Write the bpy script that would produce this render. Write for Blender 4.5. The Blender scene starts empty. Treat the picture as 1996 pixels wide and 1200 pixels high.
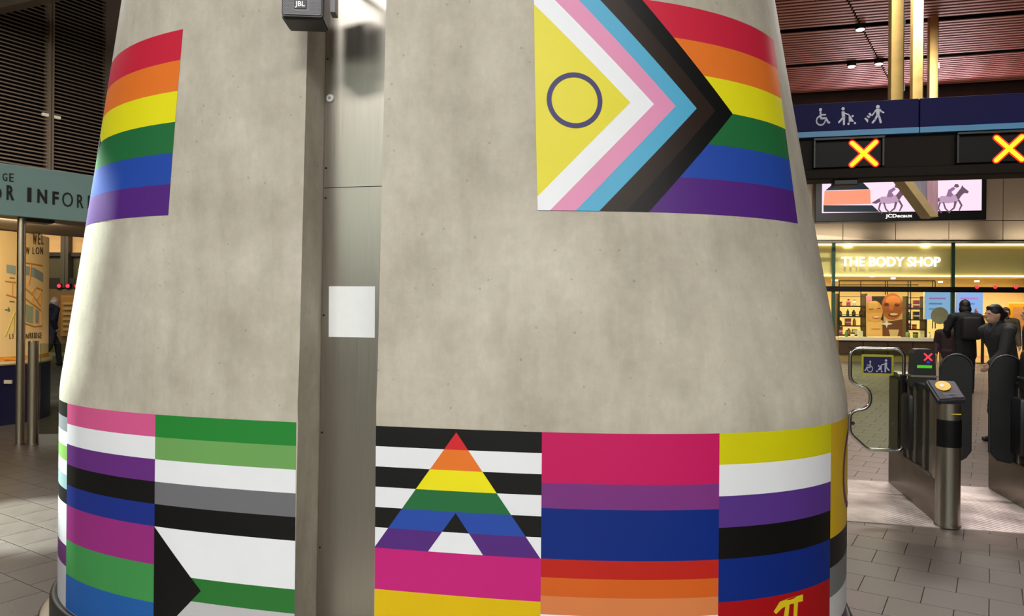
import bpy, bmesh, math, random
import numpy as np
from mathutils import Vector, Matrix

random.seed(7)
SC = bpy.context.scene
COL = SC.collection
PI = math.pi

# ------------------------------------------------------------------ camera
FPX = 1442.0            # focal length in pixels of the 1996 px wide frame
EYE = 1.6
ROLL = 0.0085
R_ = Vector((math.cos(ROLL), 0, math.sin(ROLL)))
U_ = Vector((-math.sin(ROLL), 0, math.cos(ROLL)))
F_ = Vector((0, 1, 0))
cam_d = bpy.data.cameras.new('camera')
cam_d.sensor_width = 36.0
cam_d.lens = FPX / 1996.0 * 36.0
cam_d.clip_end = 200
cam = bpy.data.objects.new('camera', cam_d)
COL.objects.link(cam)
cm = Matrix((R_, U_, -F_)).transposed().to_4x4()
cm.translation = (0, 0, EYE)
cam.matrix_world = cm
SC.camera = cam

# ------------------------------------------------------------------ world, big lights, exposure
SC.view_settings.view_transform = 'Standard'
SC.view_settings.look = 'None'
SC.view_settings.gamma = 1.0
SC.view_settings.use_curve_mapping = False
SC.view_settings.exposure = 0.0
W = bpy.data.worlds.new('world'); SC.world = W
W.use_nodes = True
W.node_tree.nodes['Background'].inputs[0].default_value = (0.92, 0.96, 1.0, 1)
W.node_tree.nodes['Background'].inputs[1].default_value = 3.0      # daylight outside the station

def area_light(name, loc, target, sx, sy, power, color=(1, 1, 1), spread=PI):
    d = bpy.data.lights.new(name, 'AREA'); d.shape = 'RECTANGLE'; d.size = sx; d.size_y = sy
    d.energy = power; d.color = color; d.spread = spread
    o = bpy.data.objects.new(name, d); COL.objects.link(o)
    o.location = loc
    o.rotation_euler = (Vector(target) - Vector(loc)).to_track_quat('-Z', 'Y').to_euler()
    return o

def spot_light(name, loc, target, power, angle, blend=0.3, color=(1, 1, 1), radius=0.08):
    d = bpy.data.lights.new(name, 'SPOT'); d.energy = power; d.spot_size = angle; d.spot_blend = blend
    d.color = color; d.shadow_soft_size = radius
    o = bpy.data.objects.new(name, d); COL.objects.link(o); o.location = loc
    o.rotation_euler = (Vector(target) - Vector(loc)).to_track_quat('-Z', 'Y').to_euler()
    return o

# unseen ceiling panels added to light the hall (their fixtures are built further down)
FILL_PANELS = [(-5.2, -5.0, 820), (-0.6, -5.6, 700), (4.0, -5.2, 330), (-8.0, 10.0, 560), (4.2, 9.2, 130), (8.0, 13.0, 500)]
for cx_, cy_, pw_ in FILL_PANELS:
    area_light('added_panel_light', (cx_, cy_, 7.78), (cx_, cy_ + (2.2 if cy_ < 0 else 0), 0), 3.6, 1.7, pw_, (1.0, 0.985, 0.95) if cx_ < 0 else (1.0, 0.93, 0.86))
# light that falls in between the platforms behind the pillar, on the left
spot_light('platform_gap_light', (-8.5, 8.4, 7.2), (-2.15, 3.65, 1.50), 30000, math.radians(9.5), 0.25, (0.88, 1.0, 0.88), 0.10)
spot_light('platform_gap_light', (-8.7, 9.0, 7.2), (-3.50, 5.45, 0.0), 9000, math.radians(8), 0.35, (0.90, 1.0, 0.90), 0.10)
# downlights over the gateline
spot_light('gate_downlight', (3.2, 6.6, 7.6), (3.0, 6.3, 0), 950, math.radians(26), 0.5, (1.0, 0.90, 0.86), 0.1)
spot_light('gate_downlight', (4.6, 6.1, 7.6), (4.4, 5.9, 0), 850, math.radians(22), 0.5, (1.0, 0.78, 0.84), 0.1)

# ------------------------------------------------------------------ pixel helpers
def ray(x, y):
    return (F_ + R_ * ((x - 998.0) / FPX) - U_ * ((y - 600.0) / FPX))
def at_y(x, y, Y):
    d = ray(x, y); return Vector((0, 0, EYE)) + d * (Y / d.y)
def at_z(x, y, z):
    d = ray(x, y); return Vector((0, 0, EYE)) + d * ((z - EYE) / d.z)
def at_plane(x, y, p, n):
    d = ray(x, y); o = Vector((0, 0, EYE)); n = Vector(n)
    return o + d * ((Vector(p) - o).dot(n) / d.dot(n))

def lin(c):
    r = []
    for v in c:
        v = v / 255.0
        r.append(v / 12.92 if v <= 0.04045 else ((v + 0.055) / 1.055) ** 2.4)
    return tuple(r)

# ------------------------------------------------------------------ materials
MATS = {}
def mat(name, rgb, rough=0.5, metal=0.0, noise=0.0, nscale=8.0, stretch=(1, 1, 1), bump=0.0, bscale=60.0,
        emit=0.0, spec=0.5, rvar=0.0, screen=False):
    """principled material; rgb is sRGB 0-255; colour and roughness broken up by procedural noise"""
    if name in MATS: return MATS[name]
    m = bpy.data.materials.new(name); MATS[name] = m
    m.use_nodes = True
    nt = m.node_tree; b = nt.nodes['Principled BSDF']
    c = lin(rgb)
    b.inputs['Base Color'].default_value = (*c, 1)
    b.inputs['Roughness'].default_value = rough
    b.inputs['Metallic'].default_value = metal
    b.inputs['Specular IOR Level'].default_value = spec
    if noise or rvar or bump:
        tc = nt.nodes.new('ShaderNodeTexCoord'); mp = nt.nodes.new('ShaderNodeMapping')
        mp.inputs['Scale'].default_value = stretch
        nt.links.new(tc.outputs['Object'], mp.inputs['Vector'])
        n = nt.nodes.new('ShaderNodeTexNoise'); n.inputs['Scale'].default_value = nscale
        n.inputs['Detail'].default_value = 6; n.inputs['Roughness'].default_value = 0.6
        nt.links.new(mp.outputs[0], n.inputs['Vector'])
        if noise:
            mr = nt.nodes.new('ShaderNodeMapRange')
            mr.inputs[1].default_value = 0.3; mr.inputs[2].default_value = 0.7
            mr.inputs[3].default_value = 1 - noise; mr.inputs[4].default_value = 1 + noise
            nt.links.new(n.outputs['Fac'], mr.inputs[0])
            mx = nt.nodes.new('ShaderNodeVectorMath'); mx.operation = 'SCALE'
            mx.inputs[0].default_value = c
            nt.links.new(mr.outputs[0], mx.inputs['Scale'])
            nt.links.new(mx.outputs[0], b.inputs['Base Color'])
        if rvar:
            mr2 = nt.nodes.new('ShaderNodeMapRange')
            mr2.inputs[1].default_value = 0.3; mr2.inputs[2].default_value = 0.7
            mr2.inputs[3].default_value = max(0.02, rough - rvar); mr2.inputs[4].default_value = min(1, rough + rvar)
            nt.links.new(n.outputs['Fac'], mr2.inputs[0]); nt.links.new(mr2.outputs[0], b.inputs['Roughness'])
        if bump:
            n2 = nt.nodes.new('ShaderNodeTexNoise'); n2.inputs['Scale'].default_value = bscale
            n2.inputs['Detail'].default_value = 4
            nt.links.new(mp.outputs[0], n2.inputs['Vector'])
            bp = nt.nodes.new('ShaderNodeBump'); bp.inputs['Strength'].default_value = bump
            bp.inputs['Distance'].default_value = 0.01
            nt.links.new(n2.outputs['Fac'], bp.inputs['Height']); nt.links.new(bp.outputs[0], b.inputs['Normal'])
    if screen: b.inputs['Base Color'].default_value = (0.012, 0.012, 0.012, 1)
    if emit:
        b.inputs['Emission Color'].default_value = (*c, 1)
        b.inputs['Emission Strength'].default_value = emit
    return m

def glass_mat(name, tint, gloss=0.1, rough=0.02):
    if name in MATS: return MATS[name]
    m = bpy.data.materials.new(name); MATS[name] = m; m.use_nodes = True
    nt = m.node_tree; nt.nodes.clear()
    out = nt.nodes.new('ShaderNodeOutputMaterial'); mix = nt.nodes.new('ShaderNodeMixShader')
    tr = nt.nodes.new('ShaderNodeBsdfTransparent'); tr.inputs[0].default_value = (*lin(tint), 1)
    gl = nt.nodes.new('ShaderNodeBsdfGlossy'); gl.inputs['Roughness'].default_value = rough
    fr = nt.nodes.new('ShaderNodeLayerWeight'); fr.inputs[0].default_value = gloss
    nt.links.new(fr.outputs['Fresnel'], mix.inputs[0])
    nt.links.new(tr.outputs[0], mix.inputs[1]); nt.links.new(gl.outputs[0], mix.inputs[2])
    nt.links.new(mix.outputs[0], out.inputs[0])
    return m

def concrete_mat():
    m = bpy.data.materials.new('fair_faced_concrete'); m.use_nodes = True
    nt = m.node_tree; b = nt.nodes['Principled BSDF']; L = nt.links
    tc = nt.nodes.new('ShaderNodeTexCoord')
    def noise(scale, detail, rgh, st=(1, 1, 1)):
        mp = nt.nodes.new('ShaderNodeMapping'); mp.inputs['Scale'].default_value = st
        L.new(tc.outputs['Object'], mp.inputs[0])
        n = nt.nodes.new('ShaderNodeTexNoise'); n.inputs['Scale'].default_value = scale
        n.inputs['Detail'].default_value = detail; n.inputs['Roughness'].default_value = rgh
        L.new(mp.outputs[0], n.inputs['Vector']); return n
    big = noise(2.3, 9, 0.66, (1, 1, 0.8)); fine = noise(26, 5, 0.7); streak = noise(7, 6, 0.65, (1.4, 1.4, 0.3))
    ramp = nt.nodes.new('ShaderNodeValToRGB')
    ramp.color_ramp.elements[0].position = 0.30; ramp.color_ramp.elements[0].color = (*lin((160, 152, 137)), 1)
    ramp.color_ramp.elements[1].position = 0.70; ramp.color_ramp.elements[1].color = (*lin((212, 205, 190)), 1)
    add = nt.nodes.new('ShaderNodeMath'); add.operation = 'MULTIPLY_ADD'; add.inputs[1].default_value = 0.30
    L.new(streak.outputs['Fac'], add.inputs[0])
    sc = nt.nodes.new('ShaderNodeMath'); sc.operation = 'MULTIPLY'; sc.inputs[1].default_value = 0.70
    L.new(big.outputs['Fac'], sc.inputs[0]); L.new(sc.outputs[0], add.inputs[2])
    L.new(add.outputs[0], ramp.inputs[0])
    # fine speckle
    mr = nt.nodes.new('ShaderNodeMapRange'); mr.inputs[1].default_value = 0.35; mr.inputs[2].default_value = 0.65
    mr.inputs[3].default_value = 0.95; mr.inputs[4].default_value = 1.04
    L.new(fine.outputs['Fac'], mr.inputs[0])
    # small blow holes
    vo = nt.nodes.new('ShaderNodeTexVoronoi'); vo.inputs['Scale'].default_value = 15.0
    L.new(tc.outputs['Object'], vo.inputs['Vector'])
    lt = nt.nodes.new('ShaderNodeMapRange'); lt.inputs[1].default_value = 0.05; lt.inputs[2].default_value = 0.10
    lt.inputs[3].default_value = 0.74; lt.inputs[4].default_value = 1.0
    L.new(vo.outputs['Distance'], lt.inputs[0])
    mu = nt.nodes.new('ShaderNodeMath'); mu.operation = 'MULTIPLY'
    L.new(mr.outputs[0], mu.inputs[0]); L.new(lt.outputs[0], mu.inputs[1])
    vm = nt.nodes.new('ShaderNodeVectorMath'); vm.operation = 'SCALE'
    L.new(ramp.outputs[0], vm.inputs[0]); L.new(mu.outputs[0], vm.inputs['Scale'])
    L.new(vm.outputs[0], b.inputs['Base Color'])
    b.inputs['Roughness'].default_value = 0.62
    b.inputs['Specular IOR Level'].default_value = 0.35
    bp = nt.nodes.new('ShaderNodeBump'); bp.inputs['Strength'].default_value = 0.12; bp.inputs['Distance'].default_value = 0.004
    L.new(fine.outputs['Fac'], bp.inputs['Height']); L.new(bp.outputs[0], b.inputs['Normal'])
    return m

def tread_mat():
    m = bpy.data.materials.new('tread_metal'); m.use_nodes = True
    nt = m.node_tree; b = nt.nodes['Principled BSDF']; L = nt.links
    b.inputs['Base Color'].default_value = (*lin((196, 186, 180)), 1)
    b.inputs['Roughness'].default_value = 0.45; b.inputs['Metallic'].default_value = 0.25
    tc = nt.nodes.new('ShaderNodeTexCoord')
    w = nt.nodes.new('ShaderNodeTexWave'); w.inputs['Scale'].default_value = 9.0; w.wave_type = 'BANDS'; w.bands_direction = 'DIAGONAL'
    L.new(tc.outputs['Object'], w.inputs['Vector'])
    n = nt.nodes.new('ShaderNodeTexNoise'); n.inputs['Scale'].default_value = 3.0; n.inputs['Detail'].default_value = 6
    L.new(tc.outputs['Object'], n.inputs['Vector'])
    r = nt.nodes.new('ShaderNodeValToRGB')
    r.color_ramp.elements[0].position = 0.35; r.color_ramp.elements[0].color = (*lin((140, 130, 124)), 1)
    r.color_ramp.elements[1].position = 0.65; r.color_ramp.elements[1].color = (*lin((205, 195, 190)), 1)
    L.new(n.outputs['Fac'], r.inputs[0]); L.new(r.outputs[0], b.inputs['Base Color'])
    bp = nt.nodes.new('ShaderNodeBump'); bp.inputs['Strength'].default_value = 0.6; bp.inputs['Distance'].default_value = 0.008
    L.new(w.outputs['Fac'], bp.inputs['Height']); L.new(bp.outputs[0], b.inputs['Normal'])
    return m

CONC = concrete_mat()
STEEL = mat('brushed_steel', (176, 169, 160), 0.33, 1.0, 0.05, 14, (14, 14, 0.25), 0.0, rvar=0.025)
STEEL_G = mat('gate_steel', (150, 142, 130), 0.38, 1.0, 0.08, 5, (1, 1, 6), rvar=0.06)
STEEL_W = mat('warm_light_steel', (226, 190, 120), 0.5, 0.8, 0.12, 2, (1, 1, 2), rvar=0.06)  # warm light on the hanging posts is tinted into this steel colour
STEEL_T = mat('tube_steel', (190, 190, 186), 0.22, 1.0)
DARKST = mat('dark_skirting', (74, 72, 68), 0.42, 0.6, 0.1, 4)
BLACK = mat('black_plastic', (22, 22, 25), 0.42, 0, 0.1, 20)
BLACKR = mat('black_rubber', (20, 20, 23), 0.5, 0, 0.15, 14, bump=0.1)
GRILLE = mat('grey_grille', (118, 116, 122), 0.5)
SPKBODY = mat('speaker_plastic', (66, 63, 62), 0.55)
WHITE = mat('white_plastic', (235, 235, 235), 0.4)

# ------------------------------------------------------------------ object helpers
def link(name, me, m, parent=None, loc=None, rot=None):
    o = bpy.data.objects.new(name, me); COL.objects.link(o)
    if m is not None and not me.materials: me.materials.append(m)
    if parent is not None: o.parent = parent
    if loc is not None: o.location = loc
    if rot is not None: o.rotation_euler = rot
    return o
def mesh_of(bm, name='m', smooth=False, recalc=True):
    if recalc: bmesh.ops.recalc_face_normals(bm, faces=bm.faces[:])
    me = bpy.data.meshes.new(name); bm.to_mesh(me); bm.free()
    if smooth:
        for p in me.polygons: p.use_smooth = True
    return me
def obj(name, bm, m, parent=None, loc=None, rot=None, smooth=False, angle=None):
    me = mesh_of(bm, name, smooth or angle is not None)
    if angle is not None:
        sharp_by_angle(me, angle)
    return link(name, me, m, parent, loc, rot)
def sharp_by_angle(me, deg):
    bm = bmesh.new(); bm.from_mesh(me)
    for e in bm.edges:
        if len(e.link_faces) == 2 and e.calc_face_angle(0) > math.radians(deg): e.smooth = False
    bm.to_mesh(me); bm.free()
def tag(o, label, cat, group=None):
    o['label'] = label; o['category'] = cat
    if group: o['group'] = group
    return o
def thing(name, label, cat, loc=(0, 0, 0), rotz=0.0, group=None):
    o = bpy.data.objects.new(name, None); COL.objects.link(o); o.empty_display_size = 0.2
    o.location = loc; o.rotation_euler = (0, 0, rotz)
    return tag(o, label, cat, group)
def struct(o):
    o['kind'] = 'structure'; return o
def copy_tree(o, parent=None):
    c = o.copy(); COL.objects.link(c); c.parent = parent
    for ch in list(o.children): copy_tree(ch, c)
    return c

def b_box(bm, x0, x1, y0, y1, z0, z1, bevel=0.0, seg=2):
    vs = [bm.verts.new(p) for p in ((x0, y0, z0), (x1, y0, z0), (x1, y1, z0), (x0, y1, z0),
                                    (x0, y0, z1), (x1, y0, z1), (x1, y1, z1), (x0, y1, z1))]
    fs = [bm.faces.new([vs[i] for i in q]) for q in ((0, 3, 2, 1), (4, 5, 6, 7), (0, 1, 5, 4), (1, 2, 6, 5), (2, 3, 7, 6), (3, 0, 4, 7))]
    if bevel:
        es = list({e for f in fs for e in f.edges})
        bmesh.ops.bevel(bm, geom=es, offset=bevel, segments=seg, affect='EDGES', profile=0.5)
    return bm
def box(x0, x1, y0, y1, z0, z1, bevel=0.0, seg=2):
    return b_box(bmesh.new(), x0, x1, y0, y1, z0, z1, bevel, seg)
def b_prism(bm, poly, y0, y1, bevel=0.0):
    """poly in local x,z extruded along y"""
    a = [bm.verts.new((p[0], y0, p[1])) for p in poly]; b = [bm.verts.new((p[0], y1, p[1])) for p in poly]
    n = len(poly); fs = [bm.faces.new(a), bm.faces.new(b[::-1])]
    for i in range(n): fs.append(bm.faces.new((a[i], b[i], b[(i + 1) % n], a[(i + 1) % n])))
    if bevel:
        es = list(fs[0].edges) + list(fs[1].edges)
        bmesh.ops.bevel(bm, geom=es, offset=bevel, segments=2, affect='EDGES')
    return bm
def prism(poly, y0, y1, bevel=0.0): return b_prism(bmesh.new(), poly, y0, y1, bevel)
def b_lathe(bm, prof, seg=24, c=(0, 0)):
    rings = []
    for r, z in prof:
        rings.append([bm.verts.new((c[0] + r * math.cos(2 * PI * i / seg), c[1] + r * math.sin(2 * PI * i / seg), z)) for i in range(seg)])
    for k in range(len(rings) - 1):
        for i in range(seg):
            j = (i + 1) % seg
            bm.faces.new((rings[k][i], rings[k][j], rings[k + 1][j], rings[k + 1][i]))
    bm.faces.new(rings[0][::-1]); bm.faces.new(rings[-1])
    return bm
def lathe(prof, seg=24, c=(0, 0)): return b_lathe(bmesh.new(), prof, seg, c)
def b_tube(bm, pts, r, seg=8, closed=False):
    pts = [Vector(p) for p in pts]; n = len(pts); rings = []
    prev = None
    for i, p in enumerate(pts):
        a = pts[i - 1] if (i > 0 or closed) else p
        b = pts[(i + 1) % n] if (i < n - 1 or closed) else p
        t = (b - a).normalized()
        if prev is None:
            up = Vector((0, 0, 1)) if abs(t.z) < 0.9 else Vector((0, 1, 0))
            u = t.cross(up).normalized()
        else:
            u = (prev - t * prev.dot(t)).normalized()
        prev = u; v = t.cross(u)
        rr = r[i] if isinstance(r, (list, tuple)) else r
        rings.append([bm.verts.new(p + (u * math.cos(2 * PI * k / seg) + v * math.sin(2 * PI * k / seg)) * rr) for k in range(seg)])
    m = n if closed else n - 1
    for i in range(m):
        A, B = rings[i], rings[(i + 1) % n]
        for k in range(seg): bm.faces.new((A[k], A[(k + 1) % seg], B[(k + 1) % seg], B[k]))
    if not closed:
        bm.faces.new(rings[0][::-1]); bm.faces.new(rings[-1])
    return bm
def tube(pts, r, seg=8, closed=False): return b_tube(bmesh.new(), pts, r, seg, closed)
def round_poly(pts, rad, seg=6):
    """rounds the corners of a closed 2-D polygon; rad number or list"""
    out = []; n = len(pts)
    for i in range(n):
        p = Vector(pts[i]); a = Vector(pts[i - 1]); b = Vector(pts[(i + 1) % n])
        r = rad[i] if isinstance(rad, (list, tuple)) else rad
        d1 = (a - p); d2 = (b - p)
        k = min(r, d1.length * 0.49, d2.length * 0.49)
        if k < 1e-5: out.append(tuple(p)); continue
        p1 = p + d1.normalized() * k; p2 = p + d2.normalized() * k
        for s in range(seg + 1):
            t = s / seg
            q = p1 * (1 - t) ** 2 + p * 2 * t * (1 - t) + p2 * t * t
            out.append(tuple(q))
    return out
def circle_poly(cx, cy, r, n=20): return [(cx + r * math.cos(2 * PI * i / n), cy + r * math.sin(2 * PI * i / n)) for i in range(n)]
def picto(strokes, y0, y1, sx, sz, ox, oz):
    """flat mark made of discs, round-ended strokes and polygons in a unit square, as thin raised shapes"""
    bm = bmesh.new()
    T = lambda p: (ox + p[0] * sx, oz + p[1] * sz)
    for s in strokes:
        if s[0] == 'c': b_prism(bm, [T(p) for p in circle_poly(s[1], s[2], s[3])], y0, y1)
        elif s[0] == 'p': b_prism(bm, [T(p) for p in s[1]], y0, y1)
        elif s[0] == 'l':
            w = s[2] / 2
            for a, b in zip(s[1][:-1], s[1][1:]):
                a, b = Vector(a), Vector(b); d = (b - a).normalized(); ang = math.atan2(d.y, d.x)
                poly = [(a.x + w * math.cos(ang + PI / 2 + PI * k / 6), a.y + w * math.sin(ang + PI / 2 + PI * k / 6)) for k in range(7)]
                poly += [(b.x + w * math.cos(ang - PI / 2 + PI * k / 6), b.y + w * math.sin(ang - PI / 2 + PI * k / 6)) for k in range(7)]
                b_prism(bm, [T(p) for p in poly], y0, y1)
    return bm
def text_mesh(s, size, extrude=0.002, offset=0.0, spacing=1.0, align='LEFT'):
    cu = bpy.data.curves.new('t', 'FONT'); cu.body = s; cu.size = size; cu.extrude = extrude; cu.offset = offset
    cu.space_character = spacing; cu.align_x = align; cu.resolution_u = 3
    o = bpy.data.objects.new('t', cu); COL.objects.link(o)
    dg = bpy.context.evaluated_depsgraph_get()
    me = bpy.data.meshes.new_from_object(o.evaluated_get(dg))
    bpy.data.objects.remove(o); bpy.data.curves.remove(cu)
    me.materials.clear()
    return me
def text_on(name, s, size, m, parent, loc, rot=(PI / 2, 0, 0), **kw):
    return link(name, text_mesh(s, size, **kw), m, parent, loc, rot)

# =================================================================== PILLAR SURFACE
PCX, PCY, PA, PB, PROT, PN = -0.3046, 4.4104, 2.0609, 1.5, -0.2054, 3.1
ZK = 1.13            # height of the kink where the taper starts
def taper(z):
    h = min(z, 3.5) - ZK
    if h <= 0: return 0.0
    e = 0.12
    return h * h / (2 * e) if h < e else h - e / 2
def ring_par(z):
    """plan of the pillar at height z: a superellipse that turns rounder and slimmer upwards"""
    h = taper(z)
    a = PA - 0.1467 * h + 0.0035 * h * h; b = PB - 0.0199 * h + 0.0012 * h * h
    n = 1.9246 + (PN - 1.9246) * math.exp(-0.4737 * h)
    return a, b, n, -0.0272 * h + 0.0044 * h * h, 0.0118 * h, PROT + 0.0632 * h
_ph = np.linspace(PI, 3 * PI, 5761)
_r = 1 / (np.abs(np.cos(_ph)) ** PN + np.abs(np.sin(_ph)) ** PN) ** (1 / PN)
_bx = PA * _r * np.cos(_ph); _by = PB * _r * np.sin(_ph)
_S = np.concatenate([[0], np.cumsum(np.hypot(np.diff(_bx), np.diff(_by)))]); SLEN = float(_S[-1])
CR, SR = math.cos(PROT), math.sin(PROT)
def loc2w(u, w, z): return Vector((PCX + u * CR - w * SR, PCY + u * SR + w * CR, z))
def w2loc(x, y, z=0):
    dx, dy = x - PCX, y - PCY
    return dx * CR + dy * SR, -dx * SR + dy * CR
def surf(s, z, off=0.0):
    a, b, n, ox, oy, rot = ring_par(z)
    ph = float(np.interp(s % SLEN, _S, _ph)); c, q = math.cos(ph), math.sin(ph)
    r = 1 / (abs(c) ** n + abs(q) ** n) ** (1 / n)
    x, y = a * r * c, b * r * q
    if off:
        gx_ = math.copysign(abs(x / a) ** (n - 1) / a, x); gy_ = math.copysign(abs(y / b) ** (n - 1) / b, y)
        L = math.hypot(gx_, gy_); x += gx_ / L * off; y += gy_ / L * off
    cr, sr = math.cos(rot), math.sin(rot)
    return Vector((PCX + ox + x * cr - y * sr, PCY + oy + x * sr + y * cr, z))
def inside(p):
    a, b, n, ox, oy, rot = ring_par(p.z)
    dx, dy = p.x - PCX - ox, p.y - PCY - oy
    x, y = dx * math.cos(rot) + dy * math.sin(rot), -dx * math.sin(rot) + dy * math.cos(rot)
    return abs(x / a) ** n + abs(y / b) ** n - 1, math.atan2(y / b, x / a)
def s_of_phi(ph):
    ph = ph % (2 * PI)
    if ph < PI: ph += 2 * PI
    return float(np.interp(ph, _ph, _S))
def hit(x, y):
    """pixel -> (s, z) on the pillar skin (closest approach when the ray just misses)"""
    d = ray(x, y); o = Vector((0, 0, EYE)); t = 2.0; best = (9, t)
    while t < 5.0:
        v, ph = inside(o + d * t)
        if v < best[0]: best = (v, t)
        if v < 0:
            lo, hi = t - 0.02, t
            for _ in range(20):
                m_ = (lo + hi) / 2
                if inside(o + d * m_)[0] < 0: hi = m_
                else: lo = m_
            p = o + d * hi
            return s_of_phi(inside(p)[1]), p.z
        t += 0.02
    p = o + d * best[1]
    return s_of_phi(inside(p)[1]), p.z

# recess for the steel cover: its two edges, read off the photograph
def edge_fit(pts):
    uz = []
    for x, y in pts:
        s_, z = hit(x, y); p = surf(s_, z); uz.append((w2loc(p.x, p.y)[0], z))
    A = np.array(uz); k = np.polyfit(A[:, 1], A[:, 0], 1)
    return lambda z: float(np.polyval(k, min(z, 3.5)))
RUL = edge_fit([(599, 58), (595, 260), (584, 720), (580, 825), (576, 1050), (574, 1190)])
RUR = edge_fit([(750, 5), (748.5, 260), (740, 643), (735.5, 825), (730, 1017), (727.5, 1190)])
_sf = np.linspace(_S[np.searchsorted(_ph, PI * 1.25)], _S[np.searchsorted(_ph, PI * 1.75)], 400)
def s_edge(f, z):
    u = np.array([w2loc(*surf(q, z).xy)[0] for q in _sf]); return float(np.interp(f(z), u, _sf))
_EZ = [0.0, 0.6, ZK] + [ZK + 0.2 * k for k in range(1, 13)] + [9.6]
_EL = [s_edge(RUL, z) for z in _EZ]; _ER = [s_edge(RUR, z) for z in _EZ]
def sLe(z): return float(np.interp(z, _EZ, _EL))
def sRe(z): return float(np.interp(z, _EZ, _ER))
def wLe(z): return w2loc(*surf(sLe(z), z).xy)[1]
def wRe(z): return w2loc(*surf(sRe(z), z).xy)[1]
_w0 = max(wLe(0.6), wRe(0.6)) + 0.195; _w1 = max(wLe(2.9), wRe(2.9)) + 0.135
def w_strip(z): return _w0 + (_w1 - _w0) * max(0.0, min(z, 3.5) - ZK) / (2.9 - ZK)
def build_pillar():
    root = thing('concrete_pillar', 'huge tapered concrete pillar wrapped with flags, a steel strip set in its face', 'pillar', (PCX, PCY, 0))
    zs = [0.0, 0.3, 0.7, 1.0, 1.08] + [ZK + 0.02 * k for k in range(8)] + [1.4, 1.8, 2.2, 2.6, 3.0, 3.3, 3.6, 3.9, 4.4, 5.2, 6.5, 8.0, 9.6]
    bm = bmesh.new(); rows = []
    org = Vector((PCX, PCY, 0))
    for z in zs:
        s0, s1 = sRe(z), sLe(z) + SLEN
        rows.append([bm.verts.new(surf(s0 + (s1 - s0) * k / 300, z) - org) for k in range(301)])
    for a, b in zip(rows[:-1], rows[1:]):
        for k in range(300): bm.faces.new((a[k], a[k + 1], b[k + 1], b[k]))
    obj('shaft', bm, CONC, root, smooth=True)
    bm = bmesh.new(); prev = None
    for z in zs:
        pl_, pr_ = surf(sLe(z), z), surf(sRe(z), z); ul, ur = w2loc(pl_.x, pl_.y)[0], w2loc(pr_.x, pr_.y)[0]
        wb = w_strip(z) + 0.03
        cur = [bm.verts.new(p - org) for p in (pl_, loc2w(ul, wb, z), loc2w(ul, wb, z), loc2w(ur, wb, z), loc2w(ur, wb, z), pr_)]
        if prev:
            for k in (0, 2, 4): bm.faces.new((prev[k], prev[k + 1], cur[k + 1], cur[k]))
        prev = cur
    obj('recess', bm, CONC, root, smooth=False)
    # skirting with rounded rim, and a lower outer kerb
    def ring(prof, name, m):
        bm = bmesh.new(); rows = []
        N = 300
        for off, z in prof:
            rows.append([bm.verts.new((lambda p: Vector((p.x - PCX, p.y - PCY, z)))(surf(SLEN * k / N, 0, off))) for k in range(N)])
        for a, b in zip(rows[:-1], rows[1:]):
            for k in range(N): bm.faces.new((a[k], a[(k + 1) % N], b[(k + 1) % N], b[k]))
        return obj(name, bm, m, root, smooth=True)
    ring([(0.036, 0.0), (0.036, 0.138), (0.034, 0.150), (0.026, 0.158), (0.014, 0.160), (0.002, 0.156)], 'skirting', DARKST)
    ring([(0.09, 0.0), (0.09, 0.03), (0.086, 0.042), (0.075, 0.048), (0.034, 0.05)], 'kerb', STEEL_G)
    return root
PILLAR = build_pillar()

# =================================================================== FLAG DECALS ON THE PILLAR
def vinyl(rgb):
    return mat('vinyl_%d_%d_%d' % rgb, rgb, 0.44, 0, 0.03, 3, (1, 1, 1), spec=0.4)
BLK, WHT = (13, 13, 13), (238, 240, 247)
RAINBOW = [(214, 40, 50), (236, 122, 44), (244, 232, 24), (36, 110, 62), (40, 76, 172), (84, 40, 128)]
def patch(poly, fmap, off):
    """2-D polygon in flag coordinates -> mesh lying on the pillar skin"""
    bm = bmesh.new()
    f = bm.faces.new([bm.verts.new((p[0], p[1], 0)) for p in poly])
    us = [p[0] for p in poly]; vs = [p[1] for p in poly]
    nu = 28
    for k in range(1, nu):
        u = k / nu
        if min(us) < u < max(us):
            bmesh.ops.bisect_plane(bm, geom=bm.verts[:] + bm.edges[:] + bm.faces[:], plane_co=(u, 0, 0), plane_no=(1, 0, 0))
    for k in range(1, 10):
        v = k / 10
        if min(vs) < v < max(vs):
            bmesh.ops.bisect_plane(bm, geom=bm.verts[:] + bm.edges[:] + bm.faces[:], plane_co=(0, v, 0), plane_no=(0, 1, 0))
    org = Vector((PCX, PCY, 0))
    for vtx in bm.verts:
        s, z = fmap(vtx.co.x, vtx.co.y)
        vtx.co = surf(s, z, off) - org
    for fc in bm.faces: fc.smooth = True
    return bm
def flag(label, fmap, parts, group='flag decals wrapped around the concrete pillar'):
    root = thing('flag_decal', label, 'flag decal', (PCX, PCY, 0), 0, group)
    for name, rgb, poly, layer in parts:
        obj(name, patch(poly, fmap, 0.0012 + 0.0010 * layer), vinyl(rgb), root, smooth=True)
    return root
def stripes(cols, w=None, v0=0.0, v1=1.0):
    w = w or [1] * len(cols); t = sum(w); out = []; a = 0
    for c, k in zip(cols, w):
        x0 = v0 + (v1 - v0) * a / t; x1 = v0 + (v1 - v0) * (a + k) / t; a += k
        out.append(('stripe', c, [(0, x0), (1, x0), (1, x1), (0, x1)], 0))
    return out
ZT, ZM, ZB = ZK - 0.0, 0.650, 0.158
def low_map(s0, s1, row):
    z0, z1 = ((ZT, ZM), (ZM, ZB))[row]
    return lambda u, v: (s0 + (s1 - s0) * u, z0 + (z1 - z0) * v)
sA = hit(131, 900)[0]; sB = hit(302.5, 900)[0]; sC = sLe(0.6) - 0.001
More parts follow.
